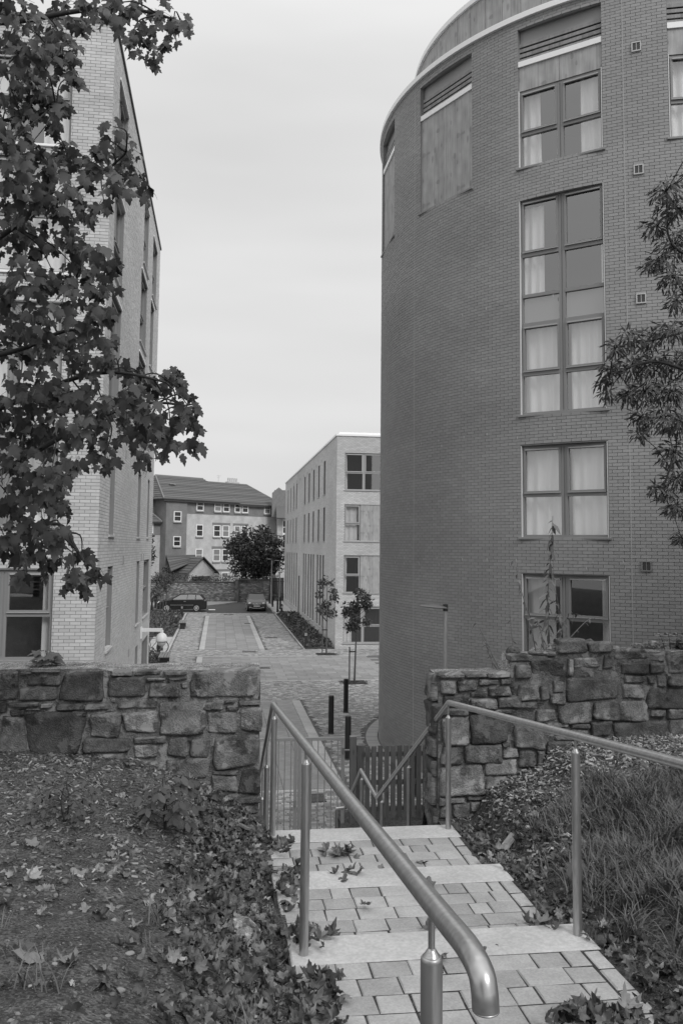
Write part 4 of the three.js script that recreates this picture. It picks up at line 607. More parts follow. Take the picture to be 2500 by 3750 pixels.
// ---------------------------------------------------------------- stepped path
const PX0 = 0.42, PX1 = 2.04;
const treads = [[2.5, 0.55, -1.68], [0.55, -0.82, -1.68], [-0.82, -2.18, -1.82], [-2.18, -3.53, -1.96], [-3.53, -4.886, -2.10], [-4.886, -6.254, -2.25], [-6.254, -7.585, -2.385]];
const Ls = (z) => clamp(-2.17 + (z + 4.886) * 0.106, -2.46, -1.68);
{
  const R = rng(51), gs = [];
  for (const [a, b, L] of treads) gs.push(bx(PX0 - 0.02, PX1 + 0.02, L - 0.6, L - 0.008, a, b + 0.002));
  const p = struct('path', uvm(merge(gs), 1.2), M.pathJoint);
  for (const [a, b, L] of treads.slice(1)) {
    const e = mesh('step_edge', uvm(chamfer(PX1 - PX0 + 0.02, 0.31, 0.17, 0.008), 0.8, L * 7), M.conc, p); e.position.set((PX0 + PX1) / 2, L, b + 0.155);
    let z = b + 0.318, k = 0;
    while (z < a - 0.02) {
      const d = Math.min(0.162, a - z); let x = PX0; const soldier = 0.11;
      if (d > 0.05) while (x < PX1 - soldier - 0.02) {
        let w = [0.24, 0.17, 0.24, 0.13, 0.2][Math.floor(R() * 5)]; if (x === PX0) w *= 0.5 + 0.5 * R(); if (PX1 - soldier - x - w < 0.07) w = PX1 - soldier - x;
        const s = mesh('sett', uvm(chamfer(w - 0.006, d - 0.006, 0.06, 0.006, 0.006, R), 1.4, R() * 9), M.pathSett[Math.floor(R() * 5)], p);
        s.position.set(x + w / 2, L - 0.002 + (R() - 0.5) * 0.006, z + d / 2); s.rotation.set((R() - 0.5) * 0.014, (R() - 0.5) * 0.02, (R() - 0.5) * 0.014); x += w;
      }
      z += 0.165; k++;
    }
    for (let q = b + 0.32; q < a - 0.05; q += 0.21) { const s = mesh('sett', uvm(chamfer(0.1, Math.min(0.2, a - q - 0.01), 0.06, 0.012, 0.008, R), 1.4, R() * 9), M.pathSett[Math.floor(R() * 5)], p); s.position.set(PX1 - 0.055, L - 0.002 + (R() - 0.5) * 0.006, q + 0.1); }
  }
  // flights below the wall gap, hidden by the top edge
  const st = struct('stair', uvm(bx(0.4, 2.05, P0, -4.95, -13.6, -15.6), 1), M.concDark);
  let y = -2.385, z = -7.587; for (let i = 0; i < 11; i++) { y -= 0.156; mesh('step', uvm(bx(0.4, 2.05, P0, y, z, z - 0.29), 1), M.conc, st); z -= 0.291; }
  mesh('landing', uvm(bx(0.4, 2.05, P0, -4.1, z, -12.1), 1), M.conc, st); z = -12.102; y = -4.1; for (let i = 0; i < 6; i++) { y -= 0.142; mesh('step', uvm(bx(0.4, 2.05, P0, y, z, z - 0.249), 1), M.conc, st); z -= 0.25; }
}
// ---------------------------------------------------------------- soil banks
const pl = (pts, x) => { if (x <= pts[0][0]) return pts[0][1]; for (let i = 1; i < pts.length; i++) if (x <= pts[i][0]) { const [a, b] = pts[i - 1], [c, d] = pts[i]; return lerp(b, d, sstep(0, 1, (x - a) / (c - a)) * 0.5 + 0.5 * (x - a) / (c - a)); } return pts[pts.length - 1][1]; };
function hL(x, z) {
  const L = Ls(z), a = pl([[-9, -1.66], [-1.77, -1.73], [-1.09, -1.755], [-0.66, -1.8], [-0.22, -1.95], [0, -2.08], [0.19, -2.19], [0.44, -2.37]], x), b = pl([[-9, L + 0.5], [-1.6, L + 0.40], [-0.6, L + 0.30], [-0.15, L + 0.17], [0.2, L + 0.03], [0.44, L - 0.01]], x);
  return lerp(b, a, sstep(-5.6, -7.6, z)) + 0.07 * (fbm(x * 1.7, z * 1.7, 2, 4) - 0.5) * clamp((0.44 - x) / 0.4) + 0.012 * (fbm(x * 14, z * 14, 4, 2) - 0.5);
}
function hR(x, z) {
  const L = Ls(z), a = pl([[2, -2.44], [2.31, -2.42], [2.45, -2.2], [2.67, -2.08], [2.91, -1.98], [3.09, -1.82], [3.4, -1.76], [4.4, -1.72], [9, -1.6]], x), b = pl([[2.0, L - 0.03], [2.25, L + 0.03], [2.7, L + 0.18], [3.2, L + 0.34], [4, L + 0.5], [9, L + 0.65]], x);
  return lerp(b, a, sstep(-5.8, -7.6, z)) + 0.07 * (fbm(x * 1.7, z * 1.7, 12, 4) - 0.5) * clamp((x - 2.05) / 0.4) + 0.012 * (fbm(x * 14, z * 14, 14, 2) - 0.5);
}
const soilUV = (g, s) => { const u = g.attributes.uv; for (let i = 0; i < u.count; i++) u.setXY(i, u.getX(i) * s, u.getY(i) * s); return g; };
struct('soil_bank', soilUV(grid(110, 130, (s, t) => { const x = 0.45 - 10 * Math.pow(1 - s, 2.2), z = lerp(3, -7.95, Math.pow(t, 0.75)); return [x, hL(x, z), z]; }), 0.9), M.soil);
struct('soil_bank', soilUV(grid(110, 130, (s, t) => { const x = 2.0 + 10 * Math.pow(s, 2.2), z = lerp(3, -8.0, Math.pow(t, 0.75)); return [x, hR(x, z), z]; }), 0.9), M.soil);
struct('rear_slope', soilUV(grid(30, 30, (s, t) => { const x = lerp(2.05, 12, s), z = lerp(-8.0, -15.1, t); return [x, lerp(-1.75, -4.45, sstep(-8, -11.5, z)) - (x < 2.6 ? 0.9 * (1 - (x - 2.05) / 0.55) * sstep(-8, -9, z) * sstep(-14, -12, z) : 0), z]; }), 0.9), M.soil);
struct('rear_slope', soilUV(grid(30, 30, (s, t) => { const x = lerp(-14, 0.39, s), z = lerp(-7.9, -15.1, t); return [x, lerp(-1.8, -5.0, sstep(-8, -13, z)), z]; }), 0.9), M.soil);
struct('retaining_edge', merge([bx(2.05, 12, P0 - 0.05, -4.46, -15.0, -15.15), bx(-14, 0.39, P0 - 0.05, -5.02, -15.0, -15.15)]), M.concDark);
struct('rear_ground', soilUV(grid(40, 20, (s, t) => { const x = lerp(-40, 45, s), z = lerp(3, 60, t); return [x, -1.68 + 0.02 * (z - 3) - 0.02, z]; }), 0.6), M.soil);

// ---------------------------------------------------------------- rubble walls, each stone a piece of its own
function stoneGeo(x0, y0, x1, y1, dep, seed, proud) {
  const R = rng(seed), w = x1 - x0, h = y1 - y0, j = Math.min(w, h) * 0.15, n = 11, jj = () => (R() - 0.5) * 2 * j;
  const c = [[x0 + jj(), y0 + jj() * 0.7], [x1 + jj(), y0 + jj() * 0.7], [x1 + jj(), y1 + jj() * 0.7], [x0 + jj(), y1 + jj() * 0.7]];
  const k = Math.min(w, h), e = R() * 50, tx = (R() - 0.5) * 0.05, ty = (R() - 0.5) * 0.05;
  const P = [], I = [];
  const pos = (s, t) => {
    // pull the corners in
    const a = 2 * s - 1, b = 2 * t - 1, rr = 1 - 0.06 * Math.pow(Math.abs(a * b), 4) - 0.16 * (fbm(a * 2.5 + e, b * 2.5, 3, 3) - 0.5) * Math.max(Math.abs(a), Math.abs(b));
    const S = 0.5 + a * rr / 2, Q = 0.5 + b * rr / 2, x = lerp(lerp(c[0][0], c[1][0], S), lerp(c[3][0], c[2][0], S), Q), y = lerp(lerp(c[0][1], c[1][1], S), lerp(c[3][1], c[2][1], S), Q);
    return [x, y];
  };
  for (let jx = 0; jx <= n; jx++) for (let i = 0; i <= n; i++) {
    const cs = (q) => 0.5 - 0.5 * Math.cos(Math.PI * lerp(0.06, 0.94, q)), nm = (q) => (cs(q) - cs(0)) / (cs(1) - cs(0)), s = nm(i / n), t = nm(jx / n), [x, y] = pos(s, t);
    const ed = Math.min(s * w, (1 - s) * w, t * h, (1 - t) * h), z = proud - 0.03 * Math.pow(1 - clamp(ed / Math.min(0.014, k * 0.16)), 2) + 0.06 * (fbm(x * 7 + e, y * 7, e, 4) - 0.5) + 0.024 * (fbm(x * 24, y * 24 + e, e, 3) - 0.5) + tx * (s - 0.5) + ty * (t - 0.5);
    P.push(x, y, z);
  }
  for (let a = 0; a < n; a++) for (let i = 0; i < n; i++) { const q = a * (n + 1) + i; I.push(q, q + 1, q + n + 2, q, q + n + 2, q + n + 1); }
  const rim = []; for (let i = 0; i < n; i++) rim.push(i); for (let a = 0; a < n; a++) rim.push(a * (n + 1) + n); for (let i = n; i > 0; i--) rim.push(n * (n + 1) + i); for (let a = n; a > 0; a--) rim.push(a * (n + 1));
  const b0 = P.length / 3; for (const q of rim) P.push(P[q * 3], P[q * 3 + 1], -dep);
  for (let i = 0; i < rim.length; i++) { const m = (i + 1) % rim.length; I.push(rim[i], b0 + i, b0 + m, rim[i], b0 + m, rim[m]); }
  const g = new THREE.BufferGeometry(); g.setAttribute('position', new THREE.BufferAttribute(new Float32Array(P), 3)); g.setIndex(I); g.computeVertexNormals();
  const uv = new Float32Array(P.length / 3 * 2), o = R() * 7; for (let i = 0; i < P.length / 3; i++) { uv[2 * i] = P[3 * i] * 1.1 + o + P[3 * i + 2] * 0.7; uv[2 * i + 1] = P[3 * i + 1] * 1.1 + o * 1.7; } g.setAttribute('uv', new THREE.BufferAttribute(uv, 2)); return g;
}
function core(x0, x1, y0, topF, z0, z1, nx = 60) { // mortar core with an uneven skin
  const sd = (z, f) => grid(nx, 14, (s, t) => { const x = lerp(x0, x1, f > 0 ? s : 1 - s), T2 = topF(x); const y = lerp(y0, T2, t); return [x, y, z + f * 0.016 * (fbm(x * 6, y * 6, z, 3) - 0.5)]; });
  const tp = grid(nx, 8, (s, t) => { const x = lerp(x0, x1, s); return [x, topF(x) + 0.03 * (fbm(x * 9, t * 6, 3, 3) - 0.5) * Math.sin(Math.PI * t), lerp(z0, z1, t)]; });
  const en = (x, f) => grid(6, 10, (s, t) => [x, lerp(y0, topF(x), t), lerp(z0, z1, f > 0 ? 1 - s : s)]);
  return [sd(z0, 1), sd(z1, -1), tp, en(x0, 1), en(x1, -1)];
}
{
  const b = thing('rubble_stone_wall', 'low old rubble stone wall left of the steps with a flat mortar top', 'stone wall', [0, 0, -7.75]);
  const R = rng(61), st = [...LW];
  for (let x = -1.86; x > -6; ) { const w = 0.2 + R() * 0.3; let y = -1.08; while (y > -1.8) { const h = 0.1 + R() * 0.2; st.push([x - w, y - h, x - 0.015, y - 0.012, Math.floor(R() * 4)]); y -= h; } x -= w; }
  st.forEach(([x0, y0, x1, y1, t], i) => { const s = mesh('stone', stoneGeo(x0 + 0.006, y0 + 0.005, x1 - 0.006, y1 - 0.005, 0.14, 700 + i, 0.012 + 0.018 * R()), M.stone[t], b); });
  const tf = (x) => -1.075 + 0.02 * (fbm(x * 3, 1, 5, 3) - 0.5) + (x < -0.9 ? 0.02 : 0);
  const c = core(-6, 0.385, -2.6, tf, -0.010, -0.5);
  mesh('mortar_core', merge([c[0], c[1], c[3], c[4]].map((g) => uvm(g, 1.3))), M.wallMortar, b);
  mesh('mortar_capping', uvm(c[2], 1.3), M.wallCap, b);
  // end stones facing the steps
  for (let y = -1.1; y > -2.4; ) { const h = 0.14 + R() * 0.16; const g = stoneGeo(0.02, y - h, 0.48, y - 0.012, 0.1, 900 + Math.round(y * 100), 0.02); const o = mesh('stone', g, M.stone[1 + Math.floor(R() * 3)], b); o.rotation.y = Math.PI / 2; o.position.x = 0.36; y -= h; }
}
{
  const b = thing('rubble_stone_wall', 'broken rubble stone wall right of the steps, stepping up under dried weeds', 'stone wall', [0, 0, -7.85]);
  const R = rng(71);
  RW.forEach(([x0, y0, x1, y1, t], i) => mesh('stone', stoneGeo(x0 + 0.005, y0 + 0.004, x1 - 0.005, y1 - 0.004, 0.13, 1300 + i, 0.014 + 0.03 * R() + (y1 > -1.0 ? -0.02 : 0)), M.stone[t], b));
  const tf = (x) => (x < 2.68 ? -1.14 : x < 3.0 ? -0.99 : -0.95) + 0.03 * (fbm(x * 4, 2, 8, 3) - 0.5);
  const c = core(2.0, 5.6, -2.7, tf, -0.012, -0.36, 70);
  mesh('mortar_core', merge([c[0], c[1], c[3], c[4]].map((g) => uvm(g, 1.3))), mat(0.20, 1, { map: T.stone, bumpMap: T.stoneB, bumpScale: 0.03 }), b);
  mesh('mortar_capping', uvm(c[2], 1.3), M.wallCap, b);
  for (let y = -1.15; y > -2.6; ) { const h = 0.15 + R() * 0.18; const o = mesh('stone', stoneGeo(0.02, y - h, 0.35, y - 0.012, 0.1, 1900 + Math.round(-y * 100), 0.03 + R() * 0.03), M.stone[Math.floor(R() * 3)], b); o.rotation.y = -Math.PI / 2; o.position.set(2.0, 0, -0.37); y -= h; }
  // loose coping lumps on top
  for (let i = 0; i < 26; i++) { const x = 2.75 + R() * 2.7, g = new THREE.IcosahedronGeometry(0.03 + R() * 0.06, 1), p = g.attributes.position; for (let k = 0; k < p.count; k++) { const f = 0.75 + 0.5 * vnoise(p.getX(k) * 30 + i, p.getY(k) * 30, p.getZ(k) * 30); p.setXYZ(k, p.getX(k) * f * 1.5, p.getY(k) * f * 0.8, p.getZ(k) * f); } g.computeVertexNormals(); const o = mesh('rubble', uvm(g, 2, i), M.stone[Math.floor(R() * 5)], b); o.position.set(x, tf(x) + 0.02, -0.06 - R() * 0.24); o.rotation.y = R() * 6; }
}

// ---------------------------------------------------------------- handrails
function railMesh(t, pts, r) { // mitred tube through points
  const gs = []; for (let i = 0; i + 1 < pts.length; i++) gs.push(uvTube(bar(pts[i], pts[i + 1], r, 28), V(...pts[i]).distanceTo(V(...pts[i + 1])))); for (let i = 1; i + 1 < pts.length; i++) { const s = new THREE.SphereGeometry(r, 24, 16); s.translate(...pts[i]); gs.push(s); }
  return mesh('rail', merge(gs), M.galv, t);
}
function uvTube(g, L = 1) { const u = g.attributes.uv; for (let i = 0; i < u.count; i++) u.setXY(i, u.getX(i) * 0.45, u.getY(i) * L * 2.6); return g; }
function railPost(t, x, z, y0, y1, yr) {
  const r = 0.0242, h = y1 - y0;
  const p = mesh('post', uvTube(lathe([[0, 0], [r, 0], [r, h - 0.012], [r * 0.96, h - 0.004], [r * 0.82, h], [0.0, h]], 28)), M.galv, t); p.position.set(x, y0, z);
  mesh('collar', lathe([[r * 0.8, h - 0.001], [0.0105, h + 0.012], [0.008, h + 0.016], [0, h + 0.016]], 20), M.galv, p);
  mesh('spigot', cyl(0.0075, 0.0075, yr - y1, 0, h, 0, 14), M.galv, p);
  const hole = new THREE.CylinderGeometry(0.0035, 0.0035, 0.004, 12); hole.rotateZ(Math.PI / 2); hole.translate(r, h - 0.035, 0); mesh('fixing_hole', hole, M.black, p);
}
{
  const r = 0.0242, t = thing('handrail', 'galvanised tubular handrail on the left of the steps, its curved end close up', 'handrail');
  const yr = (z) => -0.742 - (-z - 1.6) * 0.0997;
  const x = 0.48, curve = tube([[x + 0.004, -0.812, -1.562], [x + 0.003, -0.782, -1.566], [x + 0.002, -0.757, -1.586], [x, yr(-1.66), -1.66], [x, yr(-1.8), -1.8]], r, 28, 40);
  { const u = curve.attributes.uv; for (let i = 0; i < u.count; i++) u.setXY(i, u.getY(i) * 0.45, u.getX(i) * 0.9); }
  railMesh(t, [[x, yr(-1.8), -1.8], [x, -1.325, -7.45], [0.5, -3.05, -10.8], [0.5, -3.05, -12.1], [0.5, -3.97, -13.6]], r);
  mesh('rail_end', merge([curve, (() => { const g = new THREE.SphereGeometry(r, 24, 12); g.scale(1, 0.25, 1); g.translate(x + 0.004, -0.812, -1.562); return g; })()]), M.galv, t);
  railPost(t, x, -1.943, -1.83, yr(-1.943) - 0.112, yr(-1.943)); railPost(t, x, -4.68, -2.1, -1.13, yr(-4.68)); railPost(t, 0.49, -7.45, -2.385, -1.43, -1.33); railPost(t, 0.5, -8.57, -3.0, -2.1, -1.9); railPost(t, 0.5, -9.3, -3.4, -2.6, -2.28); railPost(t, 0.5, -10.8, -4.1, -3.16, -3.06);
}
{
  const t = thing('handrail', 'galvanised tubular handrail on the right of the steps beside the grassy bank', 'handrail');
  const r = 0.0242, x = 1.99, yr = (z) => -1.325 + (z + 7.45) * 0.107;
  railMesh(t, [[x, yr(-1.4), -1.4], [x, -1.325, -7.45], [1.98, -3.05, -10.8], [2.0, -3.05, -12.13], [2.0, -3.97, -13.57], [1.86, -3.99, -13.6]], r);
  railPost(t, x, -1.95, -1.83, yr(-1.95) - 0.1, yr(-1.95)); railPost(t, x, -4.74, -2.1, -1.118, yr(-4.74)); railPost(t, x, -7.47, -2.385, -1.45, -1.33); railPost(t, 1.98, -8.98, -3.15, -2.24, -2.11); railPost(t, 1.98, -10.45, -4.0, -3.0, -2.87); railPost(t, 2.0, -12.05, -4.1, -3.15, -3.05);
}
// ---------------------------------------------------------------- gate and picket fence at the foot of the steps
function gateLeaf(label, x0, x1) {
  const t = thing('metal_gate', label, 'gate', [0, 0, -14.4], 0, 'two leaves of the metal gate'), y0 = -4.9, y1 = -3.085, s = 0.05;
  mesh('frame', merge([bx(x0, x0 + s, y0, y1, -0.025, 0.025), bx(x1 - s, x1, y0, y1, -0.025, 0.025), bx(x0 + s, x1 - s, y1 - s, y1, -0.02, 0.02), bx(x0 + s, x1 - s, y0, y0 + s, -0.02, 0.02)]), M.galvRough, t);
  const n = Math.round((x1 - x0) / 0.105) - 1; for (let i = 1; i <= n; i++) mesh('bar', cyl(0.008, 0.008, y1 - y0 - 2 * s, lerp(x0, x1, i / (n + 1)), y0 + s, 0, 8), M.galvRough, t);
  mesh('latch', merge([box(0.12, 0.02, 0.03, x0 < 1 ? x1 - 0.1 : x1 + 0.02, x0 < 1 ? -4.08 : -3.29, 0.04), box(0.03, 0.09, 0.03, x0 < 1 ? x1 - 0.03 : x1 - 0.02, x0 < 1 ? -4.1 : -3.29, 0.045)]), M.galv, t);
}
gateLeaf('left leaf of the galvanised bar gate beside the stone wall', 0.62, 1.33); gateLeaf('right leaf of the galvanised bar gate next to the timber post', 1.345, 2.1);
{ const t = thing('gate_post', 'square timber post between the bar gate and the picket fence', 'post', [2.24, -5.0, -14.4]); mesh('post', uvm(rbox(0.105, 1.92, 0.105, 0.01, 0, 0.96, 0), 1), mat(0.17, 0.85, { map: T.wood }), t); mesh('post_cap', (() => { const g = new THREE.ConeGeometry(0.074, 0.02, 4); g.rotateY(Math.PI / 4); g.translate(0, 1.93, 0); return g; })(), mat(0.25, 0.85, { map: T.wood }), t); }
{
  const t = thing('picket_fence', 'timber picket fence with vertical boards below the curved wall', 'fence', [0, 0, -14.42]); const R = rng(81);
  for (let i = 0; i < 14; i++) { const x = 2.37 + i * 0.107; mesh('picket', uvm(box(i ? 0.078 : 0.12, i ? 1.14 : 1.3, i ? 0.022 : 0.1, x, -3.24 - (i ? 0.57 : 0.65) + (R() - 0.5) * 0.012, i ? 0.03 : -0.03), 0.9, R() * 5), i % 3 ? M.timberDark : mat(0.12, 0.85, { map: T.wood }), t); }
  for (const y of [-3.38, -3.83, -4.25]) mesh('fence_rail', uvm(box(1.5, 0.075, 0.035, 3.05, y, -0.005), 1), mat(0.22, 0.85, { map: T.wood }), t);
  mesh('fence_post', box(0.09, 1.4, 0.09, 3.82, -3.9, -0.06), M.timberDark, t);
}

// ---------------------------------------------------------------- leaves and plants
function leafShape(pts, fold, droop, w = 1) { // outline in xy (stem at origin, tip +y), folded along the midrib and drooping
  const s = new THREE.Shape(pts.map((p) => new THREE.Vector2(...p))); const g = new THREE.ShapeGeometry(s); const p = g.attributes.position;
  for (let i = 0; i < p.count; i++) { const x = p.getX(i) * w, y = p.getY(i); p.setXYZ(i, x, y, -fold * Math.abs(x) - droop * y * y + 0.06 * Math.sin(9 * x + 5 * y)); }
  g.computeVertexNormals(); return clean(g);
}
const half = [[0.0, 0.0], [0.13, -0.07], [0.30, -0.10], [0.36, -0.02], [0.47, 0.03], [0.38, 0.15], [0.37, 0.20], [0.50, 0.26], [0.52, 0.37], [0.63, 0.50], [0.46, 0.50], [0.38, 0.55], [0.25, 0.48], [0.22, 0.57], [0.24, 0.70], [0.13, 0.76], [0.09, 0.88], [0.0, 1.0]];
const mapleOutline = [...half, ...half.slice(1, -1).reverse().map(([x, y]) => [-x * 0.95, y * 1.02])];
const MAPLE = [leafShape(mapleOutline, 0.25, 0.25), leafShape(mapleOutline, -0.15, 0.35, 0.9), leafShape(mapleOutline, 0.5, 0.1, 1.05)];
// crumpled dry leaf: outline, an inner ring and a centre point, creased by noise
function dryLeaf(seed, amp, curl, w) {
  const P = [], I = [], n = mapleOutline.length, cx = 0, cy = 0.38, d = (x, y) => amp * (fbm(x * 2.6 + seed * 3.7, y * 2.6 + seed, seed, 3) - 0.5) * 2 + curl * ((y - cy) * (y - cy) + 1.3 * x * x);
  for (const f of [1, 0.72, 0.4]) for (const [x, y] of mapleOutline) { const q = cx + (x - cx) * f * w, r = cy + (y - cy) * f; P.push(q, r, d(q, r)); } P.push(cx, cy, d(cx, cy));
  for (let k = 0; k < 2; k++) for (let i = 0; i < n; i++) { const j = (i + 1) % n, o = k * n; I.push(o + i, o + j, o + n + j, o + i, o + n + j, o + n + i); } for (let i = 0; i < n; i++) I.push(2 * n + i, 2 * n + (i + 1) % n, 3 * n);
  const g = new THREE.BufferGeometry(); g.setAttribute('position', new THREE.BufferAttribute(new Float32Array(P), 3)); g.setIndex(I); g.computeVertexNormals(); return clean(g);
}
const CURL = [dryLeaf(1, 0.34, 0.7, 0.85), dryLeaf(2, 0.4, -0.5, 0.8), dryLeaf(3, 0.28, 1.3, 0.9), dryLeaf(4, 0.42, 0.2, 0.7), dryLeaf(5, 0.3, -1.0, 0.95), dryLeaf(6, 0.36, 1.0, 0.65)];
const LANCE = leafShape([[0, 0], [0.07, 0.2], [0.09, 0.45], [0.06, 0.75], [0, 1], [-0.06, 0.75], [-0.09, 0.45], [-0.07, 0.2]], 0.6, 0.3);
const OVAL = leafShape([[0, 0], [0.2, 0.2], [0.27, 0.45], [0.2, 0.75], [0, 1], [-0.2, 0.75], [-0.27, 0.45], [-0.2, 0.2]], 0.3, 0.25);
function basis(R, tip, nrm) { // matrix rotation with +y along tip, +z near nrm
  const y = tip.clone().normalize(), x = V().crossVectors(y, nrm).normalize(), z = V().crossVectors(x, y); return new THREE.Quaternion().setFromRotationMatrix(new THREE.Matrix4().makeBasis(x, y, z));
}
const rdir = (R) => { const a = R() * 6.2832, u = 2 * R() - 1, s = Math.sqrt(1 - u * u); return V(s * Math.cos(a), u, s * Math.sin(a)); };
// ellipsoid blobs of small leaves -> one instanced mesh
function foliage(name, blobs, geo, size, m, parent, seed, droop = 0.3, vary = 0.5) {
  const R = rng(seed), l = [], c = [];
  for (const [x, y, z, rx, ry, rz, n] of blobs) for (let i = 0; i < n; i++) {
    const d = rdir(R), f = Math.pow(R(), 0.45), p = V(x + d.x * rx * f, y + d.y * ry * f, z + d.z * rz * f), tip = d.clone().multiplyScalar(0.7).add(rdir(R)).add(V(0, -droop, 0)), s = size * (0.6 + 0.8 * R());
    l.push(new THREE.Matrix4().compose(p, basis(R, tip, rdir(R).add(V(0, 0.7, 0))), V(s, s, s))); c.push(grey(1 + (R() - 0.5) * vary));
  }
  return instanced(name, geo, m, l, parent, c);
}
// ---- sycamore at the left: limbs reach in from a trunk outside the frame
{
  const t = thing('sycamore_tree', 'sycamore with large lobed leaves hanging into view at the left', 'tree'), R = rng(91);
  const trunk = [[-3.9, hL(-3.9, -6.2) - 0.2, -6.2], [-3.85, 0.2, -6.3], [-3.7, 2, -6.4], [-3.75, 4, -6.4], [-3.5, 6.5, -6.6], [-3.6, 9, -6.5]];
  mesh('trunk', uvm(taper(trunk, 0.26, 0.1, 12, 24), 1), M.bark, t);
  const limbPts = [];
  SYCL.forEach((L, i) => { const y0 = L[0][1]; const st = [-3.78, clamp(y0 - 0.6, -0.6, 8), -6.35], pts = [st, ...L]; mesh('limb', taper(pts, 0.05, 0.008, 7, 30), M.barkDark, t); const c = new THREE.CatmullRomCurve3(pts.map((p) => V(...p))); for (let k = 6; k <= 40; k++) limbPts.push(c.getPointAt(k / 40)); });
  const tw = [], L = [], mats = [0.020, 0.028, 0.040, 0.062].map((v) => leafM(v, 0.3));
  const clumps = [...SYC.map((q) => [...q])];
  // crown outside the frame
  for (let i = 0; i < 70; i++) clumps.push([-2.3 - R() * 3, 0.6 + R() * 8, -6.4 + (R() - 0.5) * 3.4, 0.3]);
  for (const [x, y, z, r] of clumps) {
    const c = V(x, y, z); let best = limbPts[0], bd = 1e9; for (const p of limbPts) { const d = p.distanceTo(c) + (p.y > c.y + 0.1 ? 0 : 0.15); if (d < bd) { bd = d; best = p; } }
    const mid = best.clone().lerp(c, 0.5).add(V((R() - 0.5) * 0.1, 0.06, (R() - 0.5) * 0.1)); if (bd < 0.75) tw.push(taper([best, mid, c], 0.007, 0.003, 5, 8));
    const n = Math.max(4, Math.round(29 * Math.pow(r / 0.16, 1.6)));
    for (let i = 0; i < n; i++) {
      const d = rdir(R), f = Math.pow(R(), 0.5), p = c.clone().add(V(d.x * r * f * 1.05, d.y * r * f * 1.05, d.z * r * f * 1.8)), s = 0.058 + R() * 0.045;
      const tip = V((R() - 0.5) * 1.3 + d.x * 0.5, -0.75 - 0.5 * R(), (R() - 0.5) * 0.9 + 0.25), nrm = V((R() - 0.5) * 1.2, 0.75, 0.5 + (R() - 0.5) * 1.2);
      const stem = p.clone().lerp(c, 0.45).add(V(0, 0.03, 0)); if (R() < 0.8) tw.push(bar(p, stem, 0.0014, 3));
      L.push([p, basis(R, tip, nrm), s, Math.floor(R() * 3), Math.floor(R() * 4), seen(p) ? -z + R() * 2.5 : 99]);
    }
  }
  mesh('twigs', merge(tw), M.barkDark, t).userData.kind = 'stuff';
  L.sort((a, b) => a[5] - b[5]);
  L.slice(0, 300).forEach(([p, q, s, k, m]) => { const o = mesh('leaf', MAPLE[k], mats[m], t); o.position.copy(p); o.quaternion.copy(q); o.scale.setScalar(s); });
  for (let k = 0; k < 3; k++) { const sub = L.slice(300).filter((e) => e[3] === k); instanced('foliage', MAPLE[k], leafM(0.036, 0.3), sub.map(([p, q, s]) => new THREE.Matrix4().compose(p, q, V(s, s, s))), t, sub.map((e) => grey(0.6 + 0.3 * e[4]))); }
}
// ---- narrow leaved tree at the right
{
  const t = thing('narrow_leaved_tree', 'tree with narrow willow-like leaves reaching in at the right edge', 'tree'), R = rng(93);
  mesh('trunk', uvm(taper([[5.3, hR(5.3, -7) - 0.2, -7], [5.2, 0.5, -7], [5.25, 2.2, -6.9], [5.0, 4.2, -6.9]], 0.13, 0.05, 10, 18), 1), M.bark, t);
  const pts = []; for (const L of WILL) { const c = [[5.22, L[0][1] - 0.5, -6.95], ...L]; mesh('limb', taper(c, 0.028, 0.006, 6, 24), M.barkDark, t); const k = new THREE.CatmullRomCurve3(c.map((p) => V(...p))); for (let i = 4; i <= 30; i++) pts.push(k.getPointAt(i / 30)); }
  const cl = WIL.map((q) => [...q]); for (let i = 0; i < 40; i++) cl.push([4.1 + R() * 1.8, 0.2 + R() * 4, -6.8 + (R() - 0.5) * 2, 0.22]);
  const tw = [], L = [], mats = [0.032, 0.046, 0.066].map((v) => leafM(v, 0.2));
  for (const [x, y, z, r] of cl) {
    const c = V(x, y, z); let best = pts[0], bd = 1e9; for (const p of pts) { const d = p.distanceTo(c); if (d < bd) { bd = d; best = p; } } if (bd < 1.4) tw.push(taper([best, best.clone().lerp(c, 0.5).add(V(0, 0.04, 0)), c], 0.006, 0.002, 5, 6));
    const n = Math.max(12, Math.round(150 * Math.pow(r / 0.12, 1.5)));
    for (let i = 0; i < n; i++) { const d = rdir(R), f = Math.pow(R(), 0.5), p = c.clone().add(V(d.x * r * f, d.y * r * f, d.z * r * f * 1.6)); if (i % 6 === 0) tw.push(taper([c, p.clone().lerp(c, 0.4).add(V(0, 0.02, 0)), p], 0.003, 0.001, 4, 4)); const s = 0.046 + R() * 0.03; L.push([p, basis(R, V(d.x * 0.8 + (R() - 0.5), d.y * 0.6 - 0.45 + (R() - 0.5) * 0.8, d.z * 0.6), rdir(R).add(V(0, 0.8, 0.4))), s, Math.floor(R() * 3), seen(p) ? -z + R() : 99]); }
  }
  mesh('twigs', merge(tw), M.barkDark, t).userData.kind = 'stuff';
  L.sort((a, b) => a[4] - b[4]); const G = LANCE.clone().scale(1.35, 1, 1);
  L.slice(0, 250).forEach(([p, q, s, m]) => { const o = mesh('leaf', G, mats[m], t); o.position.copy(p); o.quaternion.copy(q); o.scale.setScalar(s); });
  const sub = L.slice(250); instanced('foliage', G, leafM(0.048, 0.2), sub.map(([p, q, s]) => new THREE.Matrix4().compose(p, q, V(s, s, s))), t, sub.map((e) => grey(0.65 + 0.35 * e[3])));
}
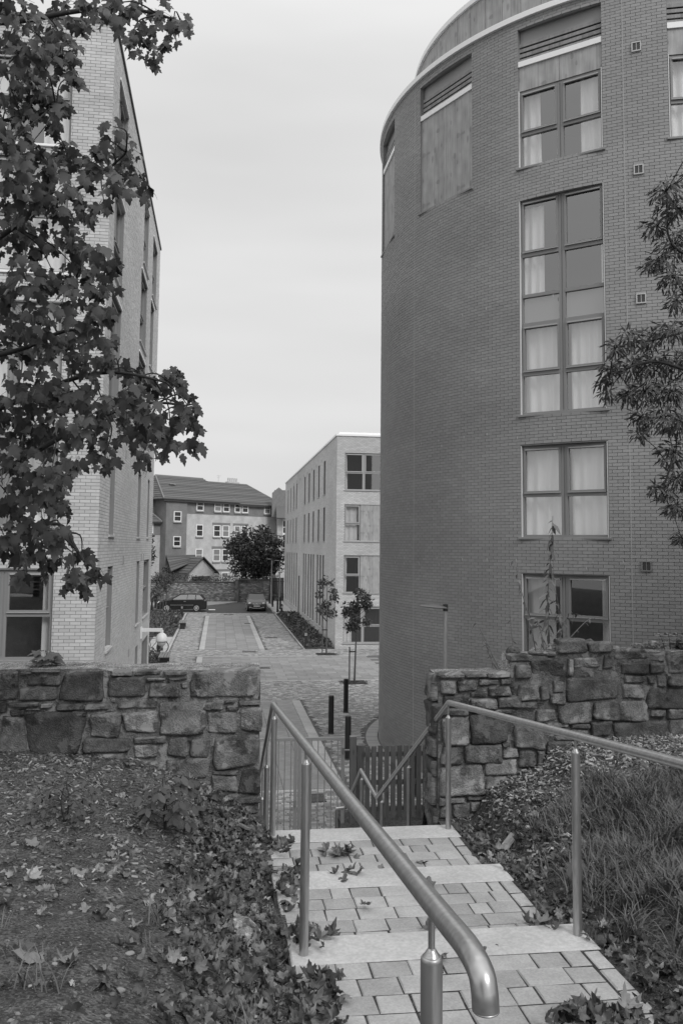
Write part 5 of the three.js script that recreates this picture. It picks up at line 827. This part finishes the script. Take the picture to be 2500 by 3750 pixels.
// ---- middle-distance trees, hedge, beds
const OV2 = leafShape([[0, 0], [0.3, 0.35], [0.22, 0.75], [0, 1], [-0.22, 0.75], [-0.3, 0.35]], 0.25, 0.2);
function youngTree(label, x, z, h, crown, seed, lean = 0) {
  const t = thing('young_tree', label, 'tree', [x, P0, z], 0, 'slender young street trees'), R = rng(seed);
  mesh('trunk', taper([[0, -0.05, 0], [lean * 0.4, h * 0.4, 0], [lean, h * 0.95, 0]], 0.045, 0.012, 8, 14), M.barkPale, t);
  const br = []; for (let i = 0; i < 14; i++) { const y = lerp(crown[0], crown[1] * 0.95, R()), a = R() * 6.28, r = crown[2] * 0.8; br.push(taper([[lean * 0.6, y - 0.25, 0], [lean * 0.7 + Math.cos(a) * r * 0.5, y, Math.sin(a) * r * 0.5], [lean + Math.cos(a) * r, y + 0.25, Math.sin(a) * r]], 0.012, 0.004, 5, 6)); } mesh('branches', merge(br), M.bark, t);
  mesh('stake', merge([cyl(0.03, 0.03, 1.5, -0.22, 0, 0, 8)]), M.barkPale, t); mesh('tree_tie', box(0.3, 0.05, 0.09, -0.1, 1.3, 0), M.black, t);
  const bl = []; for (let i = 0; i < 17; i++) { const f = R(), y = lerp(crown[0], crown[1], f), w = crown[2] * (0.35 + 0.75 * Math.sin(Math.PI * (0.12 + 0.75 * f))), a = R() * 6.28; bl.push([lean + Math.cos(a) * w * 0.62, y, Math.sin(a) * w * 0.62, 0.24, 0.22, 0.24, crown[3]]); } bl.push([lean, crown[1] + 0.05, 0, 0.12, 0.25, 0.12, Math.round(crown[3] * 0.4)]);
  foliage('foliage', bl, OV2, 0.13, leafM(0.055, 0.2), t, seed + 1, 0.5, 0.8);
}
youngTree('slim young tree in a grate at the corner of the middle building', 5.85, -47.24, 4.1, [1.9, 4.0, 0.66, 42], 101); youngTree('slim young tree in a grate in front of the curved wall edge', 5.85, -37.4, 3.95, [2.2, 3.75, 0.68, 60], 111, 0.12);
youngTree('slim young tree in the left bed, nearest of three', -4.16, -61.8, 3.8, [2.0, 3.6, 0.5, 20], 121); youngTree('slim young tree in the left bed, middle of three', -4.21, -66.3, 4.0, [2.1, 3.8, 0.5, 20], 131); youngTree('slim young tree in the left bed, farthest of three', -4.12, -72.2, 4.1, [2.1, 3.9, 0.5, 20], 141);
function bigTree(label, x, y0, z, cx, cy, rx, ry, rz, n, seed, size = 0.22, v = 0.042) {
  const t = thing('broadleaf_tree', label, 'tree', [x, y0, z]), R = rng(seed), st = [], h = cy - y0;
  for (let i = 0; i < 7; i++) { const a = i / 7 * 6.28 + R(), r = rx * 0.45; st.push(taper([[Math.cos(a) * 0.15, 0, Math.sin(a) * 0.15], [Math.cos(a) * r * 0.4, h * 0.45, Math.sin(a) * r * 0.4], [Math.cos(a) * r * 1.3, h * (0.9 + 0.3 * R()), Math.sin(a) * r]], 0.12, 0.03, 7, 10)); }
  mesh('trunk', merge(st), M.barkPale, t);
  const bl = []; for (let i = 0; i < 85; i++) { const d = rdir(R), f = 0.55 + 0.45 * R(); bl.push([cx - x + d.x * rx * f * 0.86, h + d.y * ry * f * 0.86, d.z * rz * f * 0.86, rx * 0.22, ry * 0.2, rz * 0.22, n]); }
  foliage('foliage', bl, OV2, size, leafM(v, 0.2), t, seed + 1, 0.4, 0.9);
}
bigTree('round bushy dark tree behind the boundary wall in front of the flats', 3.7, P0, -96, 3.8, -0.75, 3.9, 3.3, 3.2, 110, 151, 0.26);
bigTree('dark tree crown at the corner of the pale block beyond the road', -8.6, P0, -95.5, -8.6, -0.8, 2.0, 2.6, 2, 60, 161, 0.26);
{
  const h = thing('hedge', 'clipped hedge along the top of the brick boundary wall', 'hedge', [0, P0, -91.75]), bl = [], R = rng(171); for (let x = -11; x < 1.6; x += 0.28) bl.push([x, 2.32 + 0.1 * R() + 0.12 * Math.sin(x), 0, 0.3, 0.38 + 0.1 * R(), 0.45, 60]);
  mesh('stems', merge([...Array(20)].map((_, i) => bar([-11 + i * 0.63, 0, 0], [-11 + i * 0.63, 2.2, 0], 0.03, 5))), M.bark, h); foliage('foliage', bl, OV2, 0.13, leafM(0.07, 0.2), h, 172);
}
function bed(x0, x1, z0, z1, n, seed, hh) { const R = rng(seed), l = [], c = [], q = []; for (let i = 0; i < n; i++) { const x = lerp(x0, x1, R()), z = lerp(z0, z1, R()), y = P0 + 0.04 + R() * hh * (0.5 + fbm(x * 1.3, z * 1.3, seed, 2)), s = 0.09 + 0.1 * R(); l.push(new THREE.Matrix4().compose(V(x, y, z), basis(R, rdir(R).add(V(0, 0.4, 0)), rdir(R).add(V(0, 0.8, 0))), V(s, s, s))); c.push(grey(0.5 + R())); } const o = instanced('ground_cover_shrubs', OV2, leafM(0.085, 0.2), l, null, c); tag(o, seed === 181 ? 'low dark ground cover shrubs in the right bed beside the middle building' : seed === 182 ? 'low dark ground cover shrubs in the left bed by the bench' : 'small patch of low shrubs behind the left wall top', 'shrubs'); }
bed(5.0, 6.55, -49.9, -75, 5200, 181, 0.26); bed(-6.5, -2.82, -56.9, -75.2, 7000, 182, 0.26); bed(-4.8, -2.85, -43.7, -46.0, 900, 183, 0.35);
// ---- unseen trees: right-hand ones added to shade the curved wall, last behind the viewpoint
bigTree('unseen tall tree added just outside the right edge to shade the curved facade', 10.3, -4.4, -10.8, 10.3, 0.6, 3.6, 5.0, 2.8, 170, 197, 0.42, 0.045);
bigTree('unseen tall tree added on the far right bank to shade the curved wall', 15.5, -4.4, -9.0, 15.5, 1.5, 3.8, 5.6, 3.8, 150, 199, 0.42, 0.045);
bigTree('unseen bushy tree added on the right bank to shade the curved building, mirrored in its windows', 9.2, -1.75, -5.8, 9.2, 1.6, 2.9, 3.7, 2.6, 130, 191, 0.40, 0.045);
bigTree('leafy tree behind the viewpoint to the left, over the soil bank', -7, -1.75, 9.0, -7, 3.4, 3.6, 3.6, 3.6, 60, 195, 0.42, 0.045);

// ---------------------------------------------------------------- litter, chips, grass
{
  const R = rng(201), up = V(0, 1, 0), flat = (x, y, z, s, tilt = 0.5) => new THREE.Matrix4().compose(V(x, y, z), basis(R, V(R() - 0.5, (R() - 0.5) * tilt, R() - 0.5), V((R() - 0.5) * tilt * 2, 1, (R() - 0.5) * tilt * 2)), V(s, s, s));
  // dense drift of leaves along the path edges and thinner scatter elsewhere
  const bag = CURL.map(() => []), bc = CURL.map(() => []); const drop = (x, y, z, s, v, tilt) => { const k = Math.floor(R() * 6); bag[k].push(flat(x, y, z, s, tilt)); bc[k].push(grey(v)); };
  for (let i = 0; i < 1700; i++) { const z = lerp(-3.2, -7.6, R()), x = 0.34 - Math.abs(R() + R() - 1) * 0.62 + (R() - 0.5) * 0.2; const y = x > PX0 - 0.02 ? treads.find(([a, b]) => z <= a && z > b)?.[2] ?? -2.4 : hL(x, z); drop(x, y + 0.006 + R() * 0.035, z, 0.035 + R() * 0.05, 0.4 + R() * R() * 2.4, 1.1); }
  for (let i = 0; i < 420; i++) { const z = lerp(-3.1, -7.6, R()), x = lerp(-2.4, 0.2, R()); drop(x, hL(x, z) + 0.012, z, 0.035 + R() * 0.055, 0.5 + R() * R() * 3, 1.0); }
  for (let i = 0; i < 900; i++) { const z = lerp(-3.2, -7.6, R()), x = 2.06 + Math.abs(R() + R() - 1) * 0.75 - 0.03; const y = x < PX1 ? treads.find(([a, b]) => z <= a && z > b)?.[2] ?? -2.4 : hR(x, z); drop(x, y + 0.006 + R() * 0.03, z, 0.035 + R() * 0.05, 0.4 + R() * R() * 2.4, 1.1); }
  for (let i = 0; i < 22; i++) { const z = lerp(-3.7, -7.3, R()), x = lerp(0.5, 2.0, R()); const tr = treads.find(([a, b]) => z <= a && z > b); if (tr) drop(x, tr[2] + 0.012, z, 0.06 + R() * 0.06, 0.6 + R(), 0.6); }
  const pile = (cx, cz, rx, rz, n) => { for (let i = 0; i < n; i++) { const x = cx + (R() + R() - 1) * rx, z = cz + (R() + R() - 1) * rz, tr = treads.find(([a, b]) => z <= a && z > b); drop(x, (x > PX1 ? hR(x, z) : x < PX0 ? hL(x, z) : tr[2]) + 0.01 + R() * 0.035, z, 0.05 + R() * 0.06, 0.4 + R() * R() * 1.8, 1.1); } };
  pile(1.75, -3.86, 0.32, 0.14, 60); pile(0.52, -4.9, 0.16, 0.3, 45); pile(0.5, -4.2, 0.14, 0.3, 45); pile(0.5, -6.0, 0.12, 0.5, 40); pile(0.52, -7.2, 0.12, 0.3, 22); pile(1.95, -5.15, 0.14, 0.2, 26); pile(1.0, -6.95, 0.14, 0.1, 12);
  const g = new THREE.Group(); g.name = uname('leaf_litter'); g.userData.kind = 'stuff'; scene.add(g); tag(g, 'drifts of dry brown fallen leaves along both edges of the steps', 'fallen leaves');
  for (let k = 0; k < 6; k++) instanced('fallen_leaves', CURL[k], leafM(0.115, 0.1), bag[k], g, bc[k]);
  // single pale leaves that stand out
  const spots = [[-0.70, -3.99, 0.17, 'large pale fallen leaf at the lower left of the soil bank'], [-0.56, -3.95, 0.14, 'pale fallen leaf touching the large one at the lower left'], [-0.736, -5.36, 0.13, 'bright curled leaf in the middle of the soil bank'], [-0.668, -6.85, 0.13, 'pale lobed leaf on the chips below the left wall'], [-0.24, -4.83, 0.15, 'pale lobed leaf on the bare soil left of the post'], [-0.61, -4.66, 0.09, 'small pale star shaped leaf on the bare soil'], [-0.09, -5.3, 0.16, 'spread brown leaf at the crest of the soil bank'], [-0.55, -6.35, 0.1, 'white curled leaf beside the elder sapling'], [0.16, -5.25, 0.1, 'pale leaf on the slope down to the steps'], [-0.35, -4.55, 0.1, 'upright curled pale leaf left of the drift'], [-1.1, -5.9, 0.13, 'pale leaf near the left edge below the small sapling'], [-0.15, -3.75, 0.11, 'folded leaf at the bottom of the soil bank']];
  for (const [x, z, s, lab] of spots) { const o = mesh('fallen_leaf', CURL[[0, 3, 1][Math.floor(R() * 3)]], leafM(0.17 + R() * 0.09, 0.1)); o.position.set(x, hL(x, z) + 0.02, z); o.quaternion.copy(basis(R, V(R() - 0.5, 0.0, R() - 0.5), V((R() - 0.5) * 0.4, 1, 0.1))); o.scale.setScalar(s * 0.78); tag(o, lab, 'leaf'); }
  const sp2 = [[1.0, -7.0, 0.13, 'dark curled leaf on the top tread below the far step edge'], [0.92, -6.9, 0.11, 'second curled leaf on the top tread'], [1.25, -5.2, 0.10, 'brown leaf lying across the middle tread'], [1.55, -3.95, 0.11, 'dark curled leaf on the near tread right of the rail end'], [0.62, -5.3, 0.08, 'small dark leaf standing on the middle tread by the left post'], [1.85, -4.98, 0.12, 'brown leaf at the right end of the middle tread']];
  for (const [x, z, s, lab] of sp2) { const tr = treads.find(([a, b]) => z <= a && z > b), o = mesh('fallen_leaf', CURL[Math.floor(R() * 6)], leafM(0.10 + R() * 0.05, 0.1)); o.position.set(x, tr[2] + 0.018, z); o.quaternion.copy(basis(R, V(R() - 0.5, 0.1, R() - 0.5), V((R() - 0.5) * 0.9, 1, 0.4))); o.scale.setScalar(s); tag(o, lab, 'leaf'); }
  // wood chips
  const CH = new THREE.BoxGeometry(1, 0.14, 0.28), cl = [], cc = [];
  for (let i = 0; i < 9000; i++) { const x = lerp(2.1, 5.2, Math.pow(R(), 0.8)), z = lerp(-5.9, -7.9, Math.pow(R(), 0.7)); if (x < 2.4 && R() < 0.6) continue; const s = 0.018 + R() * 0.035; cl.push(flat(x, hR(x, z) + 0.008 + R() * 0.012, z, s, 0.6)); cc.push(grey(0.25 + R() * R() * 2.2)); }
  for (let i = 0; i < 6000; i++) { const x = lerp(-3.4, 0.1, R()), z = lerp(-4.6, -7.75, Math.pow(R(), 0.55)); const s = 0.014 + R() * 0.03; cl.push(flat(x, hL(x, z) + 0.006, z, s, 0.6)); cc.push(grey(0.2 + R() * R() * 1.5)); }
  const ch = instanced('wood_chips', CH, mat(0.27, 0.95), cl, null, cc); tag(ch, 'pale wood chip mulch over the banks below the stone walls', 'wood chips');
  // small stones in the soil
  const SG = new THREE.IcosahedronGeometry(1, 1), sl = [], sc = []; { const p = SG.attributes.position; for (let i = 0; i < p.count; i++) { const f = 0.8 + 0.4 * vnoise(p.getX(i) * 2, p.getY(i) * 2, p.getZ(i) * 2); p.setXYZ(i, p.getX(i) * f, p.getY(i) * f * 0.7, p.getZ(i) * f); } SG.computeVertexNormals(); }
  for (let i = 0; i < 1700; i++) { const z = lerp(-3.0, -6.8, R()), x = lerp(-2.0, 0.15, R()), s = 0.0025 + Math.pow(R(), 5) * 0.014; sl.push(new THREE.Matrix4().compose(V(x, hL(x, z) + s * 0.2, z), new THREE.Quaternion().setFromAxisAngle(up, R() * 6), V(s * 1.4, s, s))); sc.push(grey(0.35 + R() * R() * 2)); }
  tag(instanced('pebbles', SG, mat(0.17, 0.95), sl, null, sc), 'small stones and grit scattered over the bare soil bank', 'pebbles');
  { const g2 = SG.clone().scale(0.085, 0.075, 0.12), o = mesh('pale_stone', uvm(g2, 3), M.stone[4]); o.position.set(0.17, hL(0.17, -5.0) + 0.035, -5.0); o.rotation.set(0.3, 0.5, 0.2); tag(o, 'pale lump of stone on the bank left of the leaf drift', 'stone'); }
  { const o = mesh('timber_offcut', rbox(0.07, 0.02, 0.22, 0.004), mat(0.33, 0.9, { map: T.wood })); o.position.set(2.33, hR(2.33, -6.9) + 0.05, -6.9); o.rotation.set(0.45, -0.75, 0.1); tag(o, 'pale offcut of board lying on the chips at the foot of the right wall', 'board'); }
  { const o = mesh('timber_offcut', rbox(0.06, 0.02, 0.3, 0.004), mat(0.2, 0.9, { map: T.wood })); o.position.set(0.18, hL(0.18, -7.15) + 0.04, -7.15); o.rotation.set(0.2, 0.7, -0.5); tag(o, 'weathered stick of wood by the corner of the left wall', 'board'); }
  // grass
  const BL = (() => { const P = [], I = [], n = 4; for (let i = 0; i <= n; i++) { const t = i / n, w = 0.02 * (1 - t * t * 0.95), y = t * (1 - 0.25 * t * t), z = 0.45 * t * t; P.push(-w, y, z, w, y, z); if (i < n) { const a = 2 * i; I.push(a, a + 1, a + 3, a, a + 3, a + 2); } } const q = new THREE.BufferGeometry(); q.setAttribute('position', new THREE.BufferAttribute(new Float32Array(P), 3)); q.setIndex(I); q.computeVertexNormals(); return clean(q); })();
  const bl = [], bcol = []; const tuft = (x, z, h, y, n, spread, len) => { for (let i = 0; i < n; i++) { const a = R() * 6.28, q = new THREE.Quaternion().setFromAxisAngle(up, a).multiply(new THREE.Quaternion().setFromAxisAngle(V(1, 0, 0), R() * 0.5)); const s = len * (0.55 + 0.6 * R()); bl.push(new THREE.Matrix4().compose(V(x + (R() - 0.5) * spread, y - 0.01, z + (R() - 0.5) * spread), q, V(s * 0.85, s, s))); bcol.push(grey(0.55 + R() * 0.9)); } };
  for (let i = 0; i < 2400; i++) { const z = lerp(-3.4, -6.9, R()), x = 2.2 + Math.pow(R(), 0.7) * 2.2; if (x < 2.45 && R() < 0.55) continue; if (z < -6.2 && x < 3.0 && R() < 0.6) continue; if (fbm(x * 1.6, z * 1.6, 40, 2) < 0.27) continue; tuft(x, z, 0, hR(x, z), 13, 0.08, 0.13 + 0.2 * fbm(x * 2.3, z * 2.3, 48, 2)); }
  for (let i = 0; i < 60; i++) { const z = lerp(-3.3, -4.4, R()), x = lerp(-1.2, 0.3, R()); if (fbm(x * 2, z * 2, 44, 2) < 0.5) continue; tuft(x, z, 0, hL(x, z), 7, 0.06, 0.13); }
  for (const [x, z] of [[0.12, -3.75], [0.2, -3.68], [-0.62, -3.7], [-0.72, -3.72], [-0.3, -4.75]]) tuft(x, z, 0, hL(x, z), 14, 0.09, 0.2);
  tag(instanced('grass', BL, leafM(0.125, 0.25), bl, null, bcol), 'rough grass tufts over the right bank and the lower left soil', 'grass');
}
// ---------------------------------------------------------------- single plants
function leafOn(t, geo, m, p, tip, nrm, s, name = 'leaf') { const o = mesh(name, geo, m, t); o.position.copy(p); o.quaternion.copy(basis(null, tip, nrm)); o.scale.setScalar(s); return o; }
function pinnate(t, R, base, dir, len, n, s, m) { // arching stalk with paired leaflets
  const tip = base.clone().addScaledVector(dir, len).add(V(0, -len * 0.25, 0)), mid = base.clone().addScaledVector(dir, len * 0.5).add(V(0, len * 0.12, 0));
  mesh('stalk', taper([base, mid, tip], 0.003, 0.0012, 5, 8), M.bark, t); const c = new THREE.CatmullRomCurve3([base, mid, tip]);
  for (let i = 0; i < n; i++) { const f = 0.35 + 0.6 * i / (n - 1), p = c.getPointAt(f), d = c.getTangentAt(f), sd = V().crossVectors(d, V(0, 1, 0)).normalize(); for (const k of [-1, 1]) leafOn(t, OVAL, m[Math.floor(R() * m.length)], p, sd.clone().multiplyScalar(k).addScaledVector(d, 0.55).add(V(0, -0.35, 0)), V(0, 1, 0.25), s * (0.8 + 0.3 * R())); }
  leafOn(t, OVAL, m[0], tip, dir.clone().add(V(0, -0.5, 0)), V(0, 1, 0.3), s);
}
function sapling(label, x, z, h, n, s, seed, y) {
  const t = thing('elder_sapling', label, 'plant', [x, y ?? hL(x, z), z]), R = rng(seed), m = [0.05, 0.065, 0.08].map((v) => leafM(v, 0.25));
  for (let k = 0; k < 3; k++) mesh('stem', taper([[0, -0.02, 0], [(R() - 0.5) * 0.06, h * 0.5, (R() - 0.5) * 0.06], [(R() - 0.5) * 0.16, h * (0.75 + 0.25 * k / 2), (R() - 0.5) * 0.12]], 0.006, 0.003, 6, 8), M.bark, t);
  for (let i = 0; i < n; i++) { const a = i * 2.4 + R(), y2 = h * (0.12 + 0.86 * i / n); pinnate(t, R, V(0, y2, 0), V(Math.cos(a), 0.28, Math.sin(a) * 0.8).normalize(), 0.17 + 0.08 * R(), 3, s, m); }
}
sapling('leafy elder sapling growing on the chips in front of the left wall', -0.34, -6.55, 0.36, 14, 0.085, 301); sapling('thin low sapling with fine leaflets at the left below the wall', -1.0, -6.35, 0.28, 9, 0.06, 302);
{
  const t = thing('wall_top_plant', 'leafy seedling growing on top of the left stone wall', 'plant', [-1.47, -1.07, -7.95]), R = rng(311); mesh('stem', taper([[0, 0, 0], [0.02, 0.08, 0], [0, 0.15, 0]], 0.005, 0.003, 5, 5), M.bark, t);
  for (let i = 0; i < 16; i++) { const a = i * 2.4; leafOn(t, MAPLE[i % 3], leafM(0.06 + 0.03 * R(), 0.2), V(Math.cos(a) * 0.05, 0.05 + 0.1 * R(), Math.sin(a) * 0.05), V(Math.cos(a), -0.1, Math.sin(a)), V(0, 1, 0.4), 0.09 + 0.05 * R()); }
}
{
  const t = thing('wall_top_plant', 'pale leafy rosette plant at the right end of the right wall top', 'plant', [4.36, -0.95, -8.0]), R = rng(312); for (let k = 0; k < 4; k++) { const x = (k - 1.5) * 0.06; mesh('stem', taper([[x, 0, 0], [x * 1.2, 0.08, 0], [x * 1.6, 0.16, 0]], 0.004, 0.002, 5, 5), M.bark, t); for (let i = 0; i < 10; i++) { const a = i * 2.4; leafOn(t, OVAL, leafM(0.12 + 0.08 * R(), 0.25), V(x * 1.5, 0.03 + 0.014 * i, 0), V(Math.cos(a), 0.35, Math.sin(a)), V(0, 1, 0.2), 0.075); } }
}
{
  const t = thing('dock_plant', 'broad pale oval dock leaves among the grass right of the steps', 'plant', [2.36, hR(2.36, -5.55), -5.55]), m = leafM(0.17, 0.25); mesh('stem', taper([[0, -0.01, 0], [0, 0.05, 0]], 0.006, 0.004, 6, 4), M.bark, t);
  for (const [x, y, z, tx, ty, s] of [[-0.02, 0.05, 0.03, -0.3, 0.9, 0.17], [0.0, 0.03, 0.05, 0.1, 0.2, 0.12], [-0.05, 0.0, 0.08, -0.4, -0.2, 0.13]]) leafOn(t, OVAL.clone().scale(1.5, 1, 1), m, V(x, y, z), V(tx, ty, 0.3), V(-0.2, 0.4, 0.9), s);
}
function driedWeed(label, pts, n, seed, leaf = 0.11) {
  const b = pts[0], t = thing('dried_weed', label, 'plant', b, 0, 'dried weeds on the right wall'), R = rng(seed), rel = pts.map((p) => V(p[0] - b[0], p[1] - b[1], p[2] - b[2]));
  mesh('stem', taper(rel, 0.006, 0.002, 6, 20), mat(0.16, 0.9), t); const c = new THREE.CatmullRomCurve3(rel);
  for (let i = 0; i < n; i++) { const f = 0.12 + 0.86 * i / n, p = c.getPointAt(f), a = i * 2.4 + R(); leafOn(t, LANCE.clone().scale(1.5, 1, 1), leafM(0.08 + 0.1 * R(), 0.15), p, V(Math.cos(a) * (0.3 + R()), -1.1 + 1.1 * R(), Math.sin(a) * (0.3 + R())), V(Math.cos(a) + R() - 0.5, 0.6, Math.sin(a) + R() - 0.5), leaf * 0.7 * (0.6 + 0.6 * R())); }
}
driedWeed('tallest dried weed with hanging leaves in front of the ground floor window', [[3.12, -0.97, -8.0], [3.10, -0.5, -8.0], [3.15, 0, -8.02], [3.16, 0.32, -8.0]], 52, 321, 0.17);
driedWeed('thin arching dried weed left of the tallest one', [[3.0, -0.98, -8.05], [2.92, -0.6, -8.05], [2.83, -0.3, -8.05], [2.79, -0.1, -8.05], [2.74, -0.18, -8.03]], 16, 322, 0.09);
driedWeed('short bent dried weed at the step in the wall top', [[2.62, -1.12, -8.0], [2.55, -0.98, -8.0], [2.45, -0.78, -8.0], [2.39, -0.69, -8.0], [2.36, -0.75, -8.0]], 14, 323, 0.07);
driedWeed('drooping dried stem nearest the lamp post', [[2.6, -1.12, -8.02], [2.54, -1.02, -8.02], [2.5, -0.9, -8.02], [2.46, -0.84, -8.02]], 12, 324, 0.08);
driedWeed('upright dried weed between the short one and the tallest', [[2.78, -1.0, -8.05], [2.76, -0.8, -8.05], [2.74, -0.55, -8.05]], 10, 325, 0.06);
driedWeed('leafy dried weed at the foot of the tallest one', [[3.05, -0.97, -7.96], [3.02, -0.8, -7.96], [2.96, -0.62, -7.96]], 18, 328, 0.13);
driedWeed('broad drooping dried weed just right of the tallest stem', [[3.2, -0.96, -8.06], [3.24, -0.75, -8.06], [3.22, -0.45, -8.06]], 18, 329, 0.14);
driedWeed('looping dry stem to the right of the tallest weed', [[3.25, -0.95, -8.05], [3.38, -0.8, -8.05], [3.55, -0.66, -8.05], [3.67, -0.66, -8.05], [3.7, -0.75, -8.05]], 10, 326, 0.06);
driedWeed('leafy dried weed leaning across the right window light', [[3.18, -0.96, -7.98], [3.25, -0.7, -7.98], [3.3, -0.6, -7.98], [3.42, -0.62, -7.98]], 16, 327, 0.12);

renderer.render(scene, camera);
